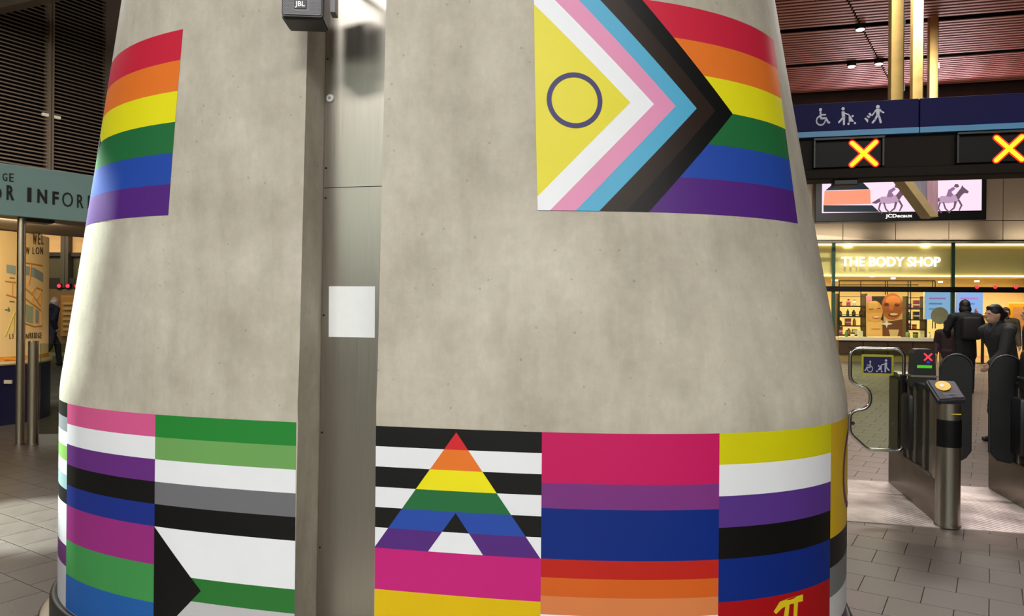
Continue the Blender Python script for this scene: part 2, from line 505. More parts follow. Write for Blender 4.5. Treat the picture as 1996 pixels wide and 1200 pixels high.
sD = sRe(0.6) + 0.001; sE = hit(1056, 900)[0]; sF = hit(1402, 900)[0]; sG = hit(1619, 900)[0]
FW = sF - sE
def ringpart(cu, cv, ru, rv, col, wid=0.2, n=40):
    """ring as quads, in flag coordinates"""
    out = []
    bmparts = []
    for k in range(n):
        a, b = 2 * PI * k / n, 2 * PI * (k + 1) / n
        q = []
        for (ang, f) in ((a, 1), (b, 1), (b, 1 - wid), (a, 1 - wid)):
            q.append((cu + ru * f * math.cos(ang), cv + rv * f * math.sin(ang)))
        bmparts.append(q)
    return bmparts
def add_ring(root, fmap, cu, cv, ru, rv, rgb, wid):
    bm = bmesh.new(); org = Vector((PCX, PCY, 0))
    n = 64; rows = []
    for f in (1.0, 1 - wid):
        rows.append([bm.verts.new(surf(*fmap(cu + ru * f * math.cos(2 * PI * k / n), cv + rv * f * math.sin(2 * PI * k / n)), 0.0034) - org) for k in range(n)])
    for k in range(n): bm.faces.new((rows[0][k], rows[0][(k + 1) % n], rows[1][(k + 1) % n], rows[1][k]))
    return obj('ring', bm, vinyl(rgb), root, smooth=True)

GREY = (112, 112, 118)
# upper row
flag('flag decal of seven stripes, black, grey, white and pale green, above demisexual flag', low_map(sA - FW, sA, 0),
     stripes([BLK, (150, 156, 164), WHT, (150, 205, 110), WHT, (170, 205, 210), BLK]))
flag('flag decal striped pink, white, purple, black and blue', low_map(sA, sB, 0),
     stripes([(216, 92, 146), WHT, (104, 46, 130), BLK, (26, 48, 138)]))
flag('flag decal striped dark green, light green, white, grey and black', low_map(sB, sC, 0),
     stripes([(36, 134, 52), (112, 166, 92), WHT, GREY, (8, 8, 8)]))
# ally flag: black and white stripes with a rainbow A shape
al = stripes([BLK, WHT, BLK, WHT, BLK, WHT])
apx, v_ap = 0.497, 0.025
def halfw(v): return 0.5 * (v - v_ap) / (1 - v_ap)
def ihalf(v): return 0.166 * (v - 0.675) / (1 - 0.675)
for k in range(6):
    a, b = max(k / 6, v_ap), (k + 1) / 6
    if b <= 0.675 + 1e-6 or k < 4:
        poly = [(apx - halfw(a), a), (apx + halfw(a), a), (apx + halfw(b), b), (apx - halfw(b), b)]
        if k == 0: poly = [(apx, v_ap), (apx + halfw(b), b), (apx - halfw(b), b)]
        al.append(('letter_a_band', RAINBOW[k], poly, 1))
    else:
        ia = max(0, ihalf(max(a, 0.675))); ib = ihalf(b)
        if k == 4:
            al.append(('letter_a_band', RAINBOW[k], [(apx - halfw(a), a), (apx + halfw(a), a), (apx + halfw(b), b), (apx + ib, b), (apx, 0.675), (apx - ib, b), (apx - halfw(b), b)], 1))
        else:
            al.append(('letter_a_band', RAINBOW[k], [(apx - halfw(a), a), (apx - ia, a), (apx - ib, b), (apx - halfw(b), b)], 1))
            al.append(('letter_a_band', RAINBOW[k], [(apx + ia, a), (apx + halfw(a), a), (apx + halfw(b), b), (apx + ib, b)], 1))
flag('flag decal of black and white stripes with a rainbow letter A', low_map(sD, sE, 0), al)
flag('flag decal of wide magenta and navy bands with a narrow purple band between', low_map(sE, sF, 0),
     stripes([(200, 22, 96), (124, 52, 130), (0, 40, 128)], [2, 1, 2]))
flag('flag decal striped yellow, white, purple and black', low_map(sF, sG, 0),
     stripes([(214, 208, 10), WHT, (88, 52, 140), (8, 8, 8)]))
m_ = low_map(sG, sG + FW, 0)
r_ = flag('plain golden yellow flag decal with a thin purple ring', m_, stripes([(216, 176, 10)]))
add_ring(r_, m_, 0.5, 0.5, 0.26, 0.26 * FW / (ZT - ZM), (96, 40, 120), 0.16)
# lower row
TRI = lambda c: ('triangle', c, [(0, 0), (0.36, 0.5), (0, 1)], 1)
flag('flag decal of white, thin purple and grey bands with a black triangle at its hoist', low_map(sA - FW, sA, 1),
     stripes([WHT, (96, 30, 106), (190, 188, 194)], [2, 1, 2]) + [TRI(BLK)])
flag('flag decal striped violet, bright green and sky blue', low_map(sA, sB, 1),
     stripes([(152, 44, 128), (64, 146, 78), (32, 92, 168)]))
flag('flag decal of white, thin green and grey bands with a black triangle at its hoist', low_map(sB, sC, 1),
     stripes([WHT, (40, 116, 48), (190, 190, 194)], [2, 1, 2]) + [TRI((8, 8, 8))])
flag('flag decal striped pink, yellow and cyan', low_map(sD, sE, 1),
     stripes([(200, 30, 124), (226, 188, 0), (40, 170, 220)]))
flag('flag decal shading from red through orange and white to pink', low_map(sE, sF, 1),
     stripes([(190, 34, 24), (214, 98, 30), (220, 130, 76), WHT, (208, 110, 160), (176, 84, 146), (150, 20, 92)]))
m_ = low_map(sF, sG, 1)
r_ = flag('flag decal striped blue, red and black with a yellow pi sign', m_, stripes([(4, 40, 128), (170, 8, 18), BLK]))
def pi_sign():
    bm = bmesh.new(); org = Vector((PCX, PCY, 0))
    polys = [[(0.40, 0.455), (0.45, 0.385), (0.52, 0.372), (0.66, 0.372), (0.66, 0.425), (0.53, 0.425), (0.47, 0.440), (0.42, 0.478)],
             [(0.500, 0.420), (0.535, 0.420), (0.510, 0.640), (0.45, 0.640), (0.475, 0.56)],
             [(0.575, 0.420), (0.612, 0.420), (0.602, 0.600), (0.640, 0.620), (0.665, 0.590), (0.675, 0.600), (0.650, 0.650), (0.600, 0.652), (0.566, 0.610)]]
    for p in polys:
        bm.faces.new([bm.verts.new(surf(*m_(u, v), 0.0028) - org) for u, v in p])
    return bm
obj('pi_sign', pi_sign(), vinyl((226, 200, 30)), r_)
flag('flag decal striped black, grey, white and purple, below yellow ring flag', low_map(sG, sG + FW, 1),
     stripes([(22, 20, 20), (120, 120, 122), (214, 212, 214), (90, 40, 100)]))

# big flags higher up: corners taken from the pillar skin
bl, br, trr = hit(1048, 412), hit(1555, 437), hit(1510, 92)
tlm = hit(1041, 40)
zb, zt = 1.980, 1.986 + 6 * 0.1458
s_left_top = tlm[0] + (tlm[0] - bl[0]) / (tlm[1] - bl[1]) * (zt - tlm[1])
def big_map(s_bl, s_br, s_tl, s_tr):
    def f(u, v):
        a = s_tl + (s_tr - s_tl) * u; b = s_bl + (s_br - s_bl) * u
        return a + (b - a) * v, zt + (zb - zt) * v
    return f
def u_of(x, y, sl, sr): return (hit(x, y)[0] - sl) / (sr - sl)
SBL, SBR, STL, STR = bl[0], br[0], s_left_top, trr[0]
def big_flag(label, fm):
    parts = stripes([(206, 40, 66)] + RAINBOW[1:2] + [(236, 228, 30)] + RAINBOW[3:], None)
    zmid_v = 0.5
    tips = [u_of(x, y, (SBL + STL) / 2, (SBR + STR) / 2) for x, y in ((1228, 197), (1274, 199), (1316, 203), (1357, 207), (1393, 212), (1427, 219))]
    bots = [u_of(x, 410, SBL, SBR) for x in (1072, 1122, 1168, 1220, 1264)]
    hy = (bl[1] - hit(1048, 385)[1]) / (zb - zt)      # where the yellow meets the hoist, above the bottom edge
    # nested shapes, biggest first, each a bit prouder
    cols = [(10, 10, 12), (40, 27, 21), (84, 172, 212), (226, 146, 186), WHT]
    nm = ['chevron'] * 5
    for k, c in enumerate(cols):
        t, b = tips[5 - k], bots[4 - k]
        parts.append((nm[k], c, [(0, 0), (b, 0), (t, 0.5), (b, 1), (0, 1)], 1 + k * 0.35))
    parts.append(('triangle', (228, 216, 44), [(0, hy), (tips[0], 0.5), (0, 1 - hy)], 2.8))
    root = flag(label, fm, parts)
    cu = u_of(1120, 196, (SBL + STL) / 2, (SBR + STR) / 2)
    ru = (u_of(1174, 196, (SBL + STL) / 2, (SBR + STR) / 2) - u_of(1066, 196, (SBL + STL) / 2, (SBR + STR) / 2)) / 2
    rv = (hit(1120, 143)[1] - hit(1120, 251)[1]) / 2 / (zt - zb)
    bm = bmesh.new(); org = Vector((PCX, PCY, 0)); n = 64; rows = []
    for f in (1.0, 0.83):
        rows.append([bm.verts.new(surf(*fm(cu + ru * f * math.cos(2 * PI * k / n), 0.5 + rv * f * math.sin(2 * PI * k / n)), 0.0062) - org) for k in range(n)])
    for k in range(n): bm.faces.new((rows[0][k], rows[0][(k + 1) % n], rows[1][(k + 1) % n], rows[1][k]))
    obj('ring', bm, vinyl((44, 34, 104)), root, smooth=True)
    return root
big_flag('large rainbow flag decal with chevrons and a ringed yellow triangle, right of steel strip', big_map(SBL, SBR, STL, STR))
lb, lt = hit(327, 427), hit(357, 57)
WB, WT = (SBR - SBL) * 1.75, (STR - STL) * 1.75
def lmap(u, v):
    zz0, zz1 = 1.9864 + 6 * 0.134, 1.9864
    a = lt[0] + WT * (u - 1); b = lb[0] + WB * (u - 1)
    return a + (b - a) * v, zz0 + (zz1 - zz0) * v
big_flag('large flag decal bending out of sight, only its rainbow stripes showing', lmap)

# =================================================================== STEEL COVER IN THE RECESS
def strip_pt(u, z, off=0.0): return loc2w(u, w_strip(z) - off, z)
def hit_strip(x, y):
    d = ray(x, y); o = Vector((0, 0, EYE)); t = 3.15
    for _ in range(30):
        p = o + d * t
        t += (w_strip(p.z) - w2loc(p.x, p.y)[1]) * 0.9
    p = o + d * t
    return w2loc(p.x, p.y)[0], p.z
def strip_mesh(u0, u1, zlist, thick, off):
    bm = bmesh.new(); rows = []
    org = Vector(COVER.location)
    for z in zlist:
        rows.append([bm.verts.new(strip_pt(u, z, o_) - org) for u, o_ in ((u0(z), off - thick), (u0(z), off), (u1(z), off), (u1(z), off - thick))])
    for a, b in zip(rows[:-1], rows[1:]):
        for k in range(4): bm.faces.new((a[k], a[(k + 1) % 4], b[(k + 1) % 4], b[k]))
    bm.faces.new(rows[0][::-1]); bm.faces.new(rows[-1])
    return bm
COVER = thing('steel_cover_strip', 'tall brushed steel cover strip set in the recess of concrete pillar', 'metal strip', strip_pt(-0.09, 0.0))
zj = hit_strip(690, 365)[1]
zlow = [0.0, 0.6, ZK] + [ZK + 0.03 * k for k in range(1, 5)] + [1.5, zj - 0.0015]
zup = [zj + 0.0015, 2.4, 3.0, 3.6, 4.2, 6.0, 7.98, 9.58]
FU = lambda z: RUL(z) + 0.003; FV = lambda z: RUL(z) + 0.003 + FWD; FWD = hit_strip(637, 300)[0] - hit_strip(628.5, 300)[0]; RR = lambda z: RUR(z) - 0.012
for nm, zl in (('lower_panel', zlow), ('upper_panel', zup)):
    obj(nm, strip_mesh(lambda z: FV(z) + 0.0015, RR, zl, 0.012, 0.010), STEEL, COVER)
    obj('side_flange', strip_mesh(FU, lambda z: FV(z) - 0.0015, zl, 0.012, 0.004), STEEL, COVER)
for x, y in ((634, 116), (633, 328), (633, 386), (632, 614), (631, 842), (629, 1066)):
    z = hit_strip(x, y)[1]; uu = (FU(z) + FV(z)) / 2
    bm = bmesh.new()
    bmesh.ops.create_uvsphere(bm, u_segments=10, v_segments=6, radius=0.0042)
    obj('screw', bm, mat('screw_black', (28, 26, 24), 0.4, 0.5), COVER, strip_pt(uu, z, 0.006) - COVER.location, smooth=True)
# round white button
bu, bz = hit_strip(646, 193)
p = strip_pt(bu, bz, 0.010)
btn = thing('round_sensor', 'small round white sensor stuck on the steel strip below the speaker', 'sensor', p, PROT)
bm = lathe([(0.017, 0), (0.0175, 0.004), (0.015, 0.008), (0.013, 0.0085)], 24); bmesh.ops.rotate(bm, verts=bm.verts[:], matrix=Matrix.Rotation(PI / 2 - 0.03, 3, 'X'))
obj('casing', bm, WHITE, btn, smooth=True)
bm = lathe([(0.0065, 0.0084), (0.006, 0.0100), (0.003, 0.0105)], 16); bmesh.ops.rotate(bm, verts=bm.verts[:], matrix=Matrix.Rotation(PI / 2 - 0.03, 3, 'X'))
obj('lens', bm, mat('grey_lens', (150, 150, 152), 0.3), btn, smooth=True)
# blank white sticker (its printed code is left out)
(u0, z0), (u1, z1) = hit_strip(643, 656), hit_strip(733, 558)
st = thing('square_sticker', 'white square paper sticker on the steel strip', 'sticker', strip_pt((u0 + u1) / 2, z0, 0.0102))
bm = bmesh.new(); rows = []
for k in range(5):
    z = z0 + (z1 - z0) * k / 4
    rows.append([bm.verts.new(strip_pt(u, z, o_) - st.location) for u, o_ in ((u0, 0.0102), (u0, 0.0115), (u1, 0.0115), (u1, 0.0102))])
for a, b in zip(rows[:-1], rows[1:]):
    for k in range(4): bm.faces.new((a[k], a[(k + 1) % 4], b[(k + 1) % 4], b[k]))
bm.faces.new(rows[0][::-1]); bm.faces.new(rows[-1])
obj('paper', bm, mat('sticker_paper', (236, 238, 240), 0.6, 0, 0.015, 30), st)

# =================================================================== LOUDSPEAKER
def build_speaker():
    fl = at_y(550, 36, 2.80); fr = at_y(630, 41, 2.80)
    wdt = (fr - fl).length; mid = (fl + fr) / 2
    ang = 0.07
    r = thing('loudspeaker', 'small grey box loudspeaker on a bracket at top of the steel strip', 'loudspeaker', (mid.x, mid.y, mid.z), ang)
    w = wdt / 2; H = 0.24; D = 0.125
    # tapered cabinet: narrower at the back
    bm = bmesh.new()
    pts = [(-w, 0), (w, 0), (w * 0.97, D), (-w * 0.97, D)]
    a = [bm.verts.new((x, y, 0)) for x, y in pts]; b = [bm.verts.new((x, y, H)) for x, y in pts]
    bm.faces.new(a[::-1]); bm.faces.new(b)
    for k in range(4): bm.faces.new((a[k], a[(k + 1) % 4], b[(k + 1) % 4], b[k]))
    bmesh.ops.bevel(bm, geom=bm.edges[:], offset=0.006, segments=2, affect='EDGES')
    body = obj('cabinet', bm, SPKBODY, r, angle=40)
    obj('grille_frame', prism(round_poly([(-w * 0.97, 0.008), (w * 0.97, 0.008), (w * 0.97, H - 0.006), (-w * 0.97, H - 0.006)], 0.01), -0.010, 0.0), SPKBODY, r)
    # perforated grille: fine staggered dimples stay real geometry
    g = obj('grille', prism(round_poly([(-w * 0.90, 0.014), (w * 0.90, 0.014), (w * 0.90, H - 0.014), (-w * 0.90, H - 0.014)], 0.008), -0.0135, -0.0095), GRILLE, r)
    bm = bmesh.new()
    row = 0; z = 0.020
    while z < H - 0.02:
        x = -w * 0.87 + (0.003 if row % 2 else 0)
        while x < w * 0.87:
            if not (-0.026 < x < 0.026 and 0.030 < z < 0.075):
                vs = [bm.verts.new((x + 0.0017 * math.cos(PI / 2 * k), -0.0139, z + 0.0017 * math.sin(PI / 2 * k))) for k in range(4)]
                bm.faces.new(vs)
            x += 0.006
        z += 0.0052; row += 1
    h = obj('grille_holes', bm, mat('hole_black', (40, 40, 43), 0.8), g); h['kind'] = 'stuff'
    bx = -0.006
    bd = obj('badge', prism(round_poly([(bx - 0.023, 0.036), (bx + 0.023, 0.036), (bx + 0.023, 0.072), (bx - 0.023, 0.072)], 0.004), -0.0165, -0.013), mat('badge_black', (12, 12, 14), 0.3), r)
    text_on('badge_letters', 'JBL', 0.026, mat('badge_silver', (200, 200, 205), 0.35, 0.3), bd, (bx, -0.0167, 0.045), extrude=0.0006, offset=0.0006, align='CENTER')
    # bracket back to the strip
    obj('bracket_arm', box(w * 0.95, 0.100, 0.03, 0.06, 0.12, 0.17), SPKBODY, r)
    obj('bracket_plate', box(0.098, 0.120, 0.015, 0.075, 0.038, 0.30, 0.003), GRILLE, r)
    obj('bracket_tail', box(0.100, 0.116, 0.075, 0.40, 0.275, 0.30), SPKBODY, r)
    return r
build_speaker()

# =================================================================== FLOOR
GA = math.radians(-13.5)                   # direction of the gateline
E_ = Vector((math.cos(GA), math.sin(GA), 0)); N_ = Vector((-math.sin(GA), math.cos(GA), 0))
floor = struct(obj('floor', box(-30, 32, -14, 40, -0.3, -0.008), mat('floor_grout', (52, 47, 42), 0.8, 0, 0.1, 3)))
TILE = mat('stone_tile', (100, 90, 83), 0.42, 0, 0.22, 1.2, (1, 1, 1), 0.08, 90, rvar=0.10)
TL, TW, GAP = 0.316, 0.288, 0.005
TA = math.radians(-33)
TE = Vector((math.cos(TA), math.sin(TA), 0)); TN = Vector((-math.sin(TA), math.cos(TA), 0))
def tile_mesh():
    bm = box(GAP / 2, TL - GAP / 2, GAP / 2, TW - GAP / 2, -0.02, 0.0)
    return mesh_of(bm, 'tile')
tile_me = tile_mesh(); tile_me.materials.append(TILE)
T0 = at_z(1742.7, 1132, 0)                   # a joint in the photograph
near, rest = [], []
for j in range(-110, 110):
    for i in range(-110, 110):
        off = (0.5 if j % 2 else 0.0)
        o = Vector((T0.x, T0.y, 0)) + TE * ((i + off) * TL) + TN * (j * TW)
        c = o + TE * TL / 2 + TN * TW / 2
        if not (-15 < c.x < 19 and -4 < c.y < 25): continue
        u, w = w2loc(c.x, c.y)
        if abs(u) < 1.7 and abs(w) < 1.2: continue
        d = c.y; vis = False
        if d > 1.0:
            x = 998 + FPX * c.x / d; y = 600 + FPX * EYE / d
            vis = y < 1240 and ((-40 < x < 150) or (1610 < x < 2030))
        (near if vis else rest).append((d, o))
near.sort(key=lambda t: t[0])
for d, o in near[:298]:
    t = link('tile', tile_me, None, floor, o, (0, 0, TA))
rest += near[298:]
bm = bmesh.new()
V = []; Fc = []
for d, o in rest:
    k = len(V)
    for a, b, z in ((GAP / 2, GAP / 2, 0), (TL - GAP / 2, GAP / 2, 0), (TL - GAP / 2, TW - GAP / 2, 0), (GAP / 2, TW - GAP / 2, 0),
                    (GAP / 2, GAP / 2, -0.02), (TL - GAP / 2, GAP / 2, -0.02), (TL - GAP / 2, TW - GAP / 2, -0.02), (GAP / 2, TW - GAP / 2, -0.02)):
        q = o + TE * a + TN * b; V.append((q.x, q.y, z))
    Fc += [(k, k + 1, k + 2, k + 3), (k + 1, k, k + 4, k + 5), (k + 2, k + 1, k + 5, k + 6), (k + 3, k + 2, k + 6, k + 7), (k, k + 3, k + 7, k + 4)]
bm.free()
me = bpy.data.meshes.new('tiles'); me.from_pydata(V, [], Fc)
fs = link('far_tiles', me, TILE, floor); fs['kind'] = 'stuff'

# =================================================================== TICKET GATES
G0 = Vector((3.215, 5.60, 0))
def loc_gate(x, y, z=0): return G0 + E_ * x + N_ * y + Vector((0, 0, z))
plate = tag(obj('tread_plate', box(-1.9, 3.2, -0.13, 1.36, -0.01, 0.006), tread_mat(), None, G0, (0, 0, GA)),
            'pale ribbed metal tread plate on the floor between the ticket gates', 'floor plate')
X_MARK = [('l', [(0.08, 0.08), (0.92, 0.92)], 0.17), ('l', [(0.08, 0.92), (0.92, 0.08)], 0.17)]
RED_E = mat('red_led', (255, 40, 60), 0.5, emit=2.2)
ORANGE_E = mat('orange_led', (255, 176, 10), 0.5, emit=1.6)
ORANGE_R = mat('red_led_rim', (255, 30, 10), 0.5, emit=0.9)
GREEN_E = mat('green_led', (70, 190, 20), 0.5, emit=0.6)
BLUE_E = mat('blue_led', (40, 40, 190), 0.5, emit=0.5)
WHEEL = [('c', 0.36, 0.90, 0.10),
         ('l', [(0.36, 0.74), (0.38, 0.40), (0.74, 0.40), (0.90, 0.14), (0.97, 0.14)], 0.12), ('l', [(0.38, 0.60), (0.70, 0.60)], 0.08),
         ('l', [(0.27 + 0.0, 0.52), (0.13, 0.42), (0.08, 0.28), (0.12, 0.14), (0.24, 0.04), (0.40, 0.01), (0.55, 0.05), (0.66, 0.16), (0.70, 0.26)], 0.09)]
PUSH = [('c', 0.28, 0.90, 0.09), ('p', [(0.20, 0.76), (0.36, 0.76), (0.40, 0.40), (0.22, 0.40)]), ('l', [(0.34, 0.66), (0.60, 0.56)], 0.07),
        ('l', [(0.33, 0.42), (0.33, 0.06)], 0.11), ('l', [(0.28, 0.42), (0.06, 0.18)], 0.10),
        ('p', [(0.60, 0.56), (0.68, 0.50), (0.88, 0.16), (0.62, 0.20)]), ('c', 0.80, 0.48, 0.06), ('l', [(0.60, 0.58), (0.62, 0.16)], 0.04),
        ('c', 0.58, 0.07, 0.06), ('c', 0.93, 0.09, 0.06)]
LUGG = [('c', 0.70, 0.91, 0.09), ('p', [(0.61, 0.80), (0.79, 0.80), (0.78, 0.42), (0.63, 0.42)]),
        ('l', [(0.63, 0.76), (0.52, 0.58), (0.44, 0.46)], 0.07), ('l', [(0.78, 0.76), (0.88, 0.62), (0.97, 0.58)], 0.08),
        ('l', [(0.67, 0.44), (0.58, 0.22), (0.46, 0.06)], 0.10), ('l', [(0.74, 0.44), (0.80, 0.24), (0.84, 0.05)], 0.10),
        ('p', [(0.24, 0.56), (0.34, 0.60), (0.42, 0.46), (0.34, 0.40)]), ('p', [(0.16, 0.42), (0.22, 0.46), (0.33, 0.36), (0.28, 0.30)]),
        ('p', [(0.06, 0.30), (0.12, 0.34), (0.25, 0.22), (0.22, 0.06)])]
def mirror(st):
    out = []
    for s in st:
        if s[0] == 'c': out.append(('c', 1 - s[1], s[2], s[3]))
        elif s[0] == 'l': out.append(('l', [(1 - x, y) for x, y in s[1]], s[2]))
        else: out.append(('p', [(1 - x, y) for x, y in s[1]][::-1]))
    return out
def build_gate(wide):
    r = thing('ticket_gate', '', 'ticket gate', G0, GA)
    Wd, Lg = 0.13, 1.35
    obj('plinth', box(0, Wd, 0.0, Lg, 0.006, 0.33, 0.006), STEEL_G, r, angle=40)
    obj('plinth_ledge', box(-0.006, Wd + 0.006, 0.10, Lg, 0.33, 0.345), STEEL_G, r)
    # near and far uprights, steel
    obj('end_upright', box(0, Wd, 0.0, 0.16, 0.33, 1.06, 0.005), STEEL_G, r, angle=40)
    poly = round_poly([(Lg - 0.30, 0.345), (Lg, 0.345), (Lg, 1.05), (Lg - 0.30, 1.05)], [0, 0, 0.10, 0.04])
    bm = bmesh.new(); a = [bm.verts.new((0.0, y, z)) for y, z in poly]; b = [bm.verts.new((Wd, y, z)) for y, z in poly]
    bm.faces.new(a); bm.faces.new(b[::-1])
    for k in range(len(poly)): bm.faces.new((a[k], b[k], b[(k + 1) % len(poly)], a[(k + 1) % len(poly)]))
    obj('end_upright', bm, STEEL_G, r)
    obj('dark_panel', box(0.02, Wd - 0.02, 0.16, Lg - 0.30, 0.345, 0.98), BLACK, r)
    for y in (0.30, 0.56, 0.74, 0.90):
        obj('upright_bar', box(0.004, Wd - 0.004, y, y + 0.045, 0.345, 1.0, 0.004), STEEL_G, r)
    obj('top_cap', box(0.0, Wd, 0.16, Lg - 0.02, 0.98, 1.02, 0.01), BLACK, r)
    # black wedge housing of the paddle drive
    obj('drive_housing', box(-0.03, Wd + 0.03, 0.62, 0.86, 0.42, 0.90, 0.03), BLACK, r, angle=40)
    # display head
    hy = 0.52
    hx0, hx1 = Wd / 2 - 0.085, Wd / 2 + 0.085
    poly = round_poly([(hx0 - 0.01, 0.98), (hx1 + 0.01, 0.98), (hx1 - 0.006, 1.29), (hx0 + 0.006, 1.29)], [0.0, 0.0, 0.035, 0.035])
    hd = obj('display_head', prism(poly, hy, hy + 0.14, 0.006), BLACK, r, angle=40)
    obj('cross_light', picto(X_MARK, hy - 0.004, hy + 0.001, 0.062, 0.062, Wd / 2 - 0.005, 1.195), RED_E, hd)
    obj('blue_light', picto([('c', 0.5, 0.5, 0.4)], hy - 0.003, hy + 0.001, 0.035, 0.03, Wd / 2 + 0.01, 1.168), BLUE_E, hd)
    obj('green_bar', box(Wd / 2 - 0.055, Wd / 2 + 0.055, hy - 0.003, hy + 0.001, 1.135, 1.158), GREEN_E, hd)
    obj('head_collar', box(hx0 - 0.016, hx1 + 0.016, hy - 0.006, hy + 0.146, 1.06, 1.075), STEEL_G, hd)
    # reader pillar at the near end
    px_, py_ = 0.062, -0.075
    pil = obj('reader_pillar', lathe([(0.083, 0.006), (0.083, 0.92)], 40, (px_, py_)), mat('pillar_steel', (165, 160, 150), 0.30, 1.0, 0.05, 4, (1, 1, 0.3)), r, angle=40)
    obj('base_ring', lathe([(0.090, 0.006), (0.090, 0.018), (0.084, 0.02)], 40, (px_, py_)), STEEL_G, pil, angle=40)
    bm = bmesh.new()
    seg = 20
    for z0_, z1_ in ((0.60, 0.80),):
        ring0, ring1 = [], []
        for k in range(seg + 1):
            an = -PI * 0.92 + (PI * 1.0) * k / seg
            ring0.append(bm.verts.new((px_ + 0.0875 * math.cos(an), py_ + 0.0875 * math.sin(an), z0_)))
            ring1.append(bm.verts.new((px_ + 0.0875 * math.cos(an), py_ + 0.0875 * math.sin(an), z1_)))
        for k in range(seg): bm.faces.new((ring0[k], ring0[k + 1], ring1[k + 1], ring1[k]))
    bmesh.ops.solidify(bm, geom=bm.faces[:], thickness=0.006)
    obj('black_band', bm, BLACK, pil, angle=40)
    obj('warning_strip', box(px_ - 0.005, px_ + 0.06, py_ - 0.0835, py_ - 0.07, 0.845, 0.852), mat('yellow_print', (214, 190, 60), 0.5), pil)
    # sloping reader console
    bm = bmesh.new()
    cx0, cx1 = -0.05, 0.165
    top = [(cx0 - 0.01, 0.05, 1.085), (cx1 - 0.03, 0.02, 1.085), (cx1 + 0.005, -0.12, 0.965), (cx0 + 0.03, -0.14, 0.945)]
    bot = [(p[0], p[1] + 0.02, p[2] - 0.05) for p in top]
    A = [bm.verts.new(p) for p in top]; B = [bm.verts.new(p) for p in bot]
    bm.faces.new(A); bm.faces.new(B[::-1])
    for k in range(4): bm.faces.new((A[k], B[k], B[(k + 1) % 4], A[(k + 1) % 4]))
    bmesh.ops.bevel(bm, geom=bm.edges[:], offset=0.012, segments=3, affect='EDGES')
    con = obj('reader_console', bm, mat('console_black', (36, 36, 44), 0.4), r, angle=40)
    n = (Vector(top[1]) - Vector(top[0])).cross(Vector(top[3]) - Vector(top[0])).normalized()
    if n.z < 0: n = -n
    ctr = (Vector(top[0]) * 0.55 + Vector(top[1]) * 0.45) * 0.66 + (Vector(top[3]) * 0.55 + Vector(top[2]) * 0.45) * 0.34
    q = n.to_track_quat('Z', 'Y').to_euler()
    obj('yellow_disc', lathe([(0.052, 0), (0.052, 0.003), (0.050, 0.004)], 32), mat('disc_yellow', (226, 178, 10), 0.35), con, ctr + n * 0.001, q)
    obj('card_mark', lathe([(0.018, 0), (0.016, 0.002)], 16), mat('disc_white', (222, 216, 200), 0.4), con, ctr + n * 0.005 + Vector((-0.008, 0, 0)), q)
    c2 = (Vector(top[0]) * 0.5 + Vector(top[1]) * 0.5) * 0.2 + (Vector(top[3]) * 0.5 + Vector(top[2]) * 0.5) * 0.8
    for dz in (-0.012, 0.0, 0.012):
        t = obj('printed_line', box(-0.05, 0.05, -0.0028, 0.0028, 0, 0.001), mat('grey_print', (96, 96, 104), 0.5), con, c2 + n * 0.0006 + Vector((0, dz, dz * 0.8)), q)
    # black padded paddle, closing the narrow aisle on its right
    def pad(x0, x1, y):
        w2 = (x1 - x0) / 2
        pts = []
        for k in range(13):
            an = PI * k / 12; pts.append((x0 + w2 + w2 * math.cos(an), 1.24 - w2 + w2 * math.sin(an)))
        pts += [(x0, 0.42), (x0 + 0.06, 0.35), (x0 + w2 * 1.3, 0.33), (x1 - 0.04, 0.36), (x1, 0.42)]
        p_ = obj('padded_paddle', prism(pts, y, y + 0.045, 0.012), BLACKR, r, angle=50)
        bm = tube([(x, y - 0.001, z) for x, z in pts[:13]], 0.006, 6)
        obj('paddle_edge', bm, mat('edge_grey', (58, 58, 62), 0.4), p_, smooth=True)
        return p_
    pad(0.268, 0.515, 0.80)
    if not wide:
        pad(-0.185, 0.062, 0.80)
    else:
        # wide accessible gate: glass paddle in a bent steel tube frame
        def m2(px, py): return (-(1762 - px) * 0.00415, 1.27 - (py - 680) * 0.00452)
        raw = [(1657, 680), (1762, 680), (1760, 876), (1692, 876), (1657, 846), (1657, 803), (1697, 796), (1698, 758), (1657, 749)]
        rad = [0.09, 0.09, 0.06, 0.035, 0.05, 0.07, 0.09, 0.09, 0.09]
        pts = round_poly([m2(*p) for p in raw], rad, 8)
        yp = 0.86
        pane = obj('glass_paddle', prism(pts, yp - 0.004, yp + 0.004), glass_mat('green_glass', (230, 240, 228), 0.06), r)
        obj('tube_frame', tube([(x, yp, z) for x, z in pts], 0.0155, 10, True), STEEL_T, pane, smooth=True)
        def rect(x0, x1, y0, y1, rr): return round_poly([m2(x0, y1), m2(x1, y1), m2(x1, y0), m2(x0, y0)], rr)
        pl = obj('sign_border', prism(rect(1679, 1741, 691, 731, 0.012), yp - 0.010, yp - 0.004), mat('sign_yellow', (196, 190, 40), 0.45), pane)
        obj('sign_face', prism(rect(1683, 1737, 695.5, 727, 0.004), yp - 0.012, yp - 0.010), mat('sign_navy', (14, 10, 84), 0.4), pane)
        x0_, z0_ = m2(1685, 726); sw = 17 * 0.00415; sh = 22 * 0.00452
        WP = mat('sign_print', (206, 206, 226), 0.5)
        obj('wheelchair_mark', picto(mirror(WHEEL), yp - 0.0135, yp - 0.012, sw, sh, x0_, z0_ + 0.004), WP, pane)
        x1_, _z = m2(1707, 726)
        obj('pushchair_mark', picto(mirror(PUSH), yp - 0.0135, yp - 0.012, 27 * 0.00415, 26 * 0.00452, x1_, z0_ + 0.002), WP, pane)
        xc, zc = m2(1668, 826)
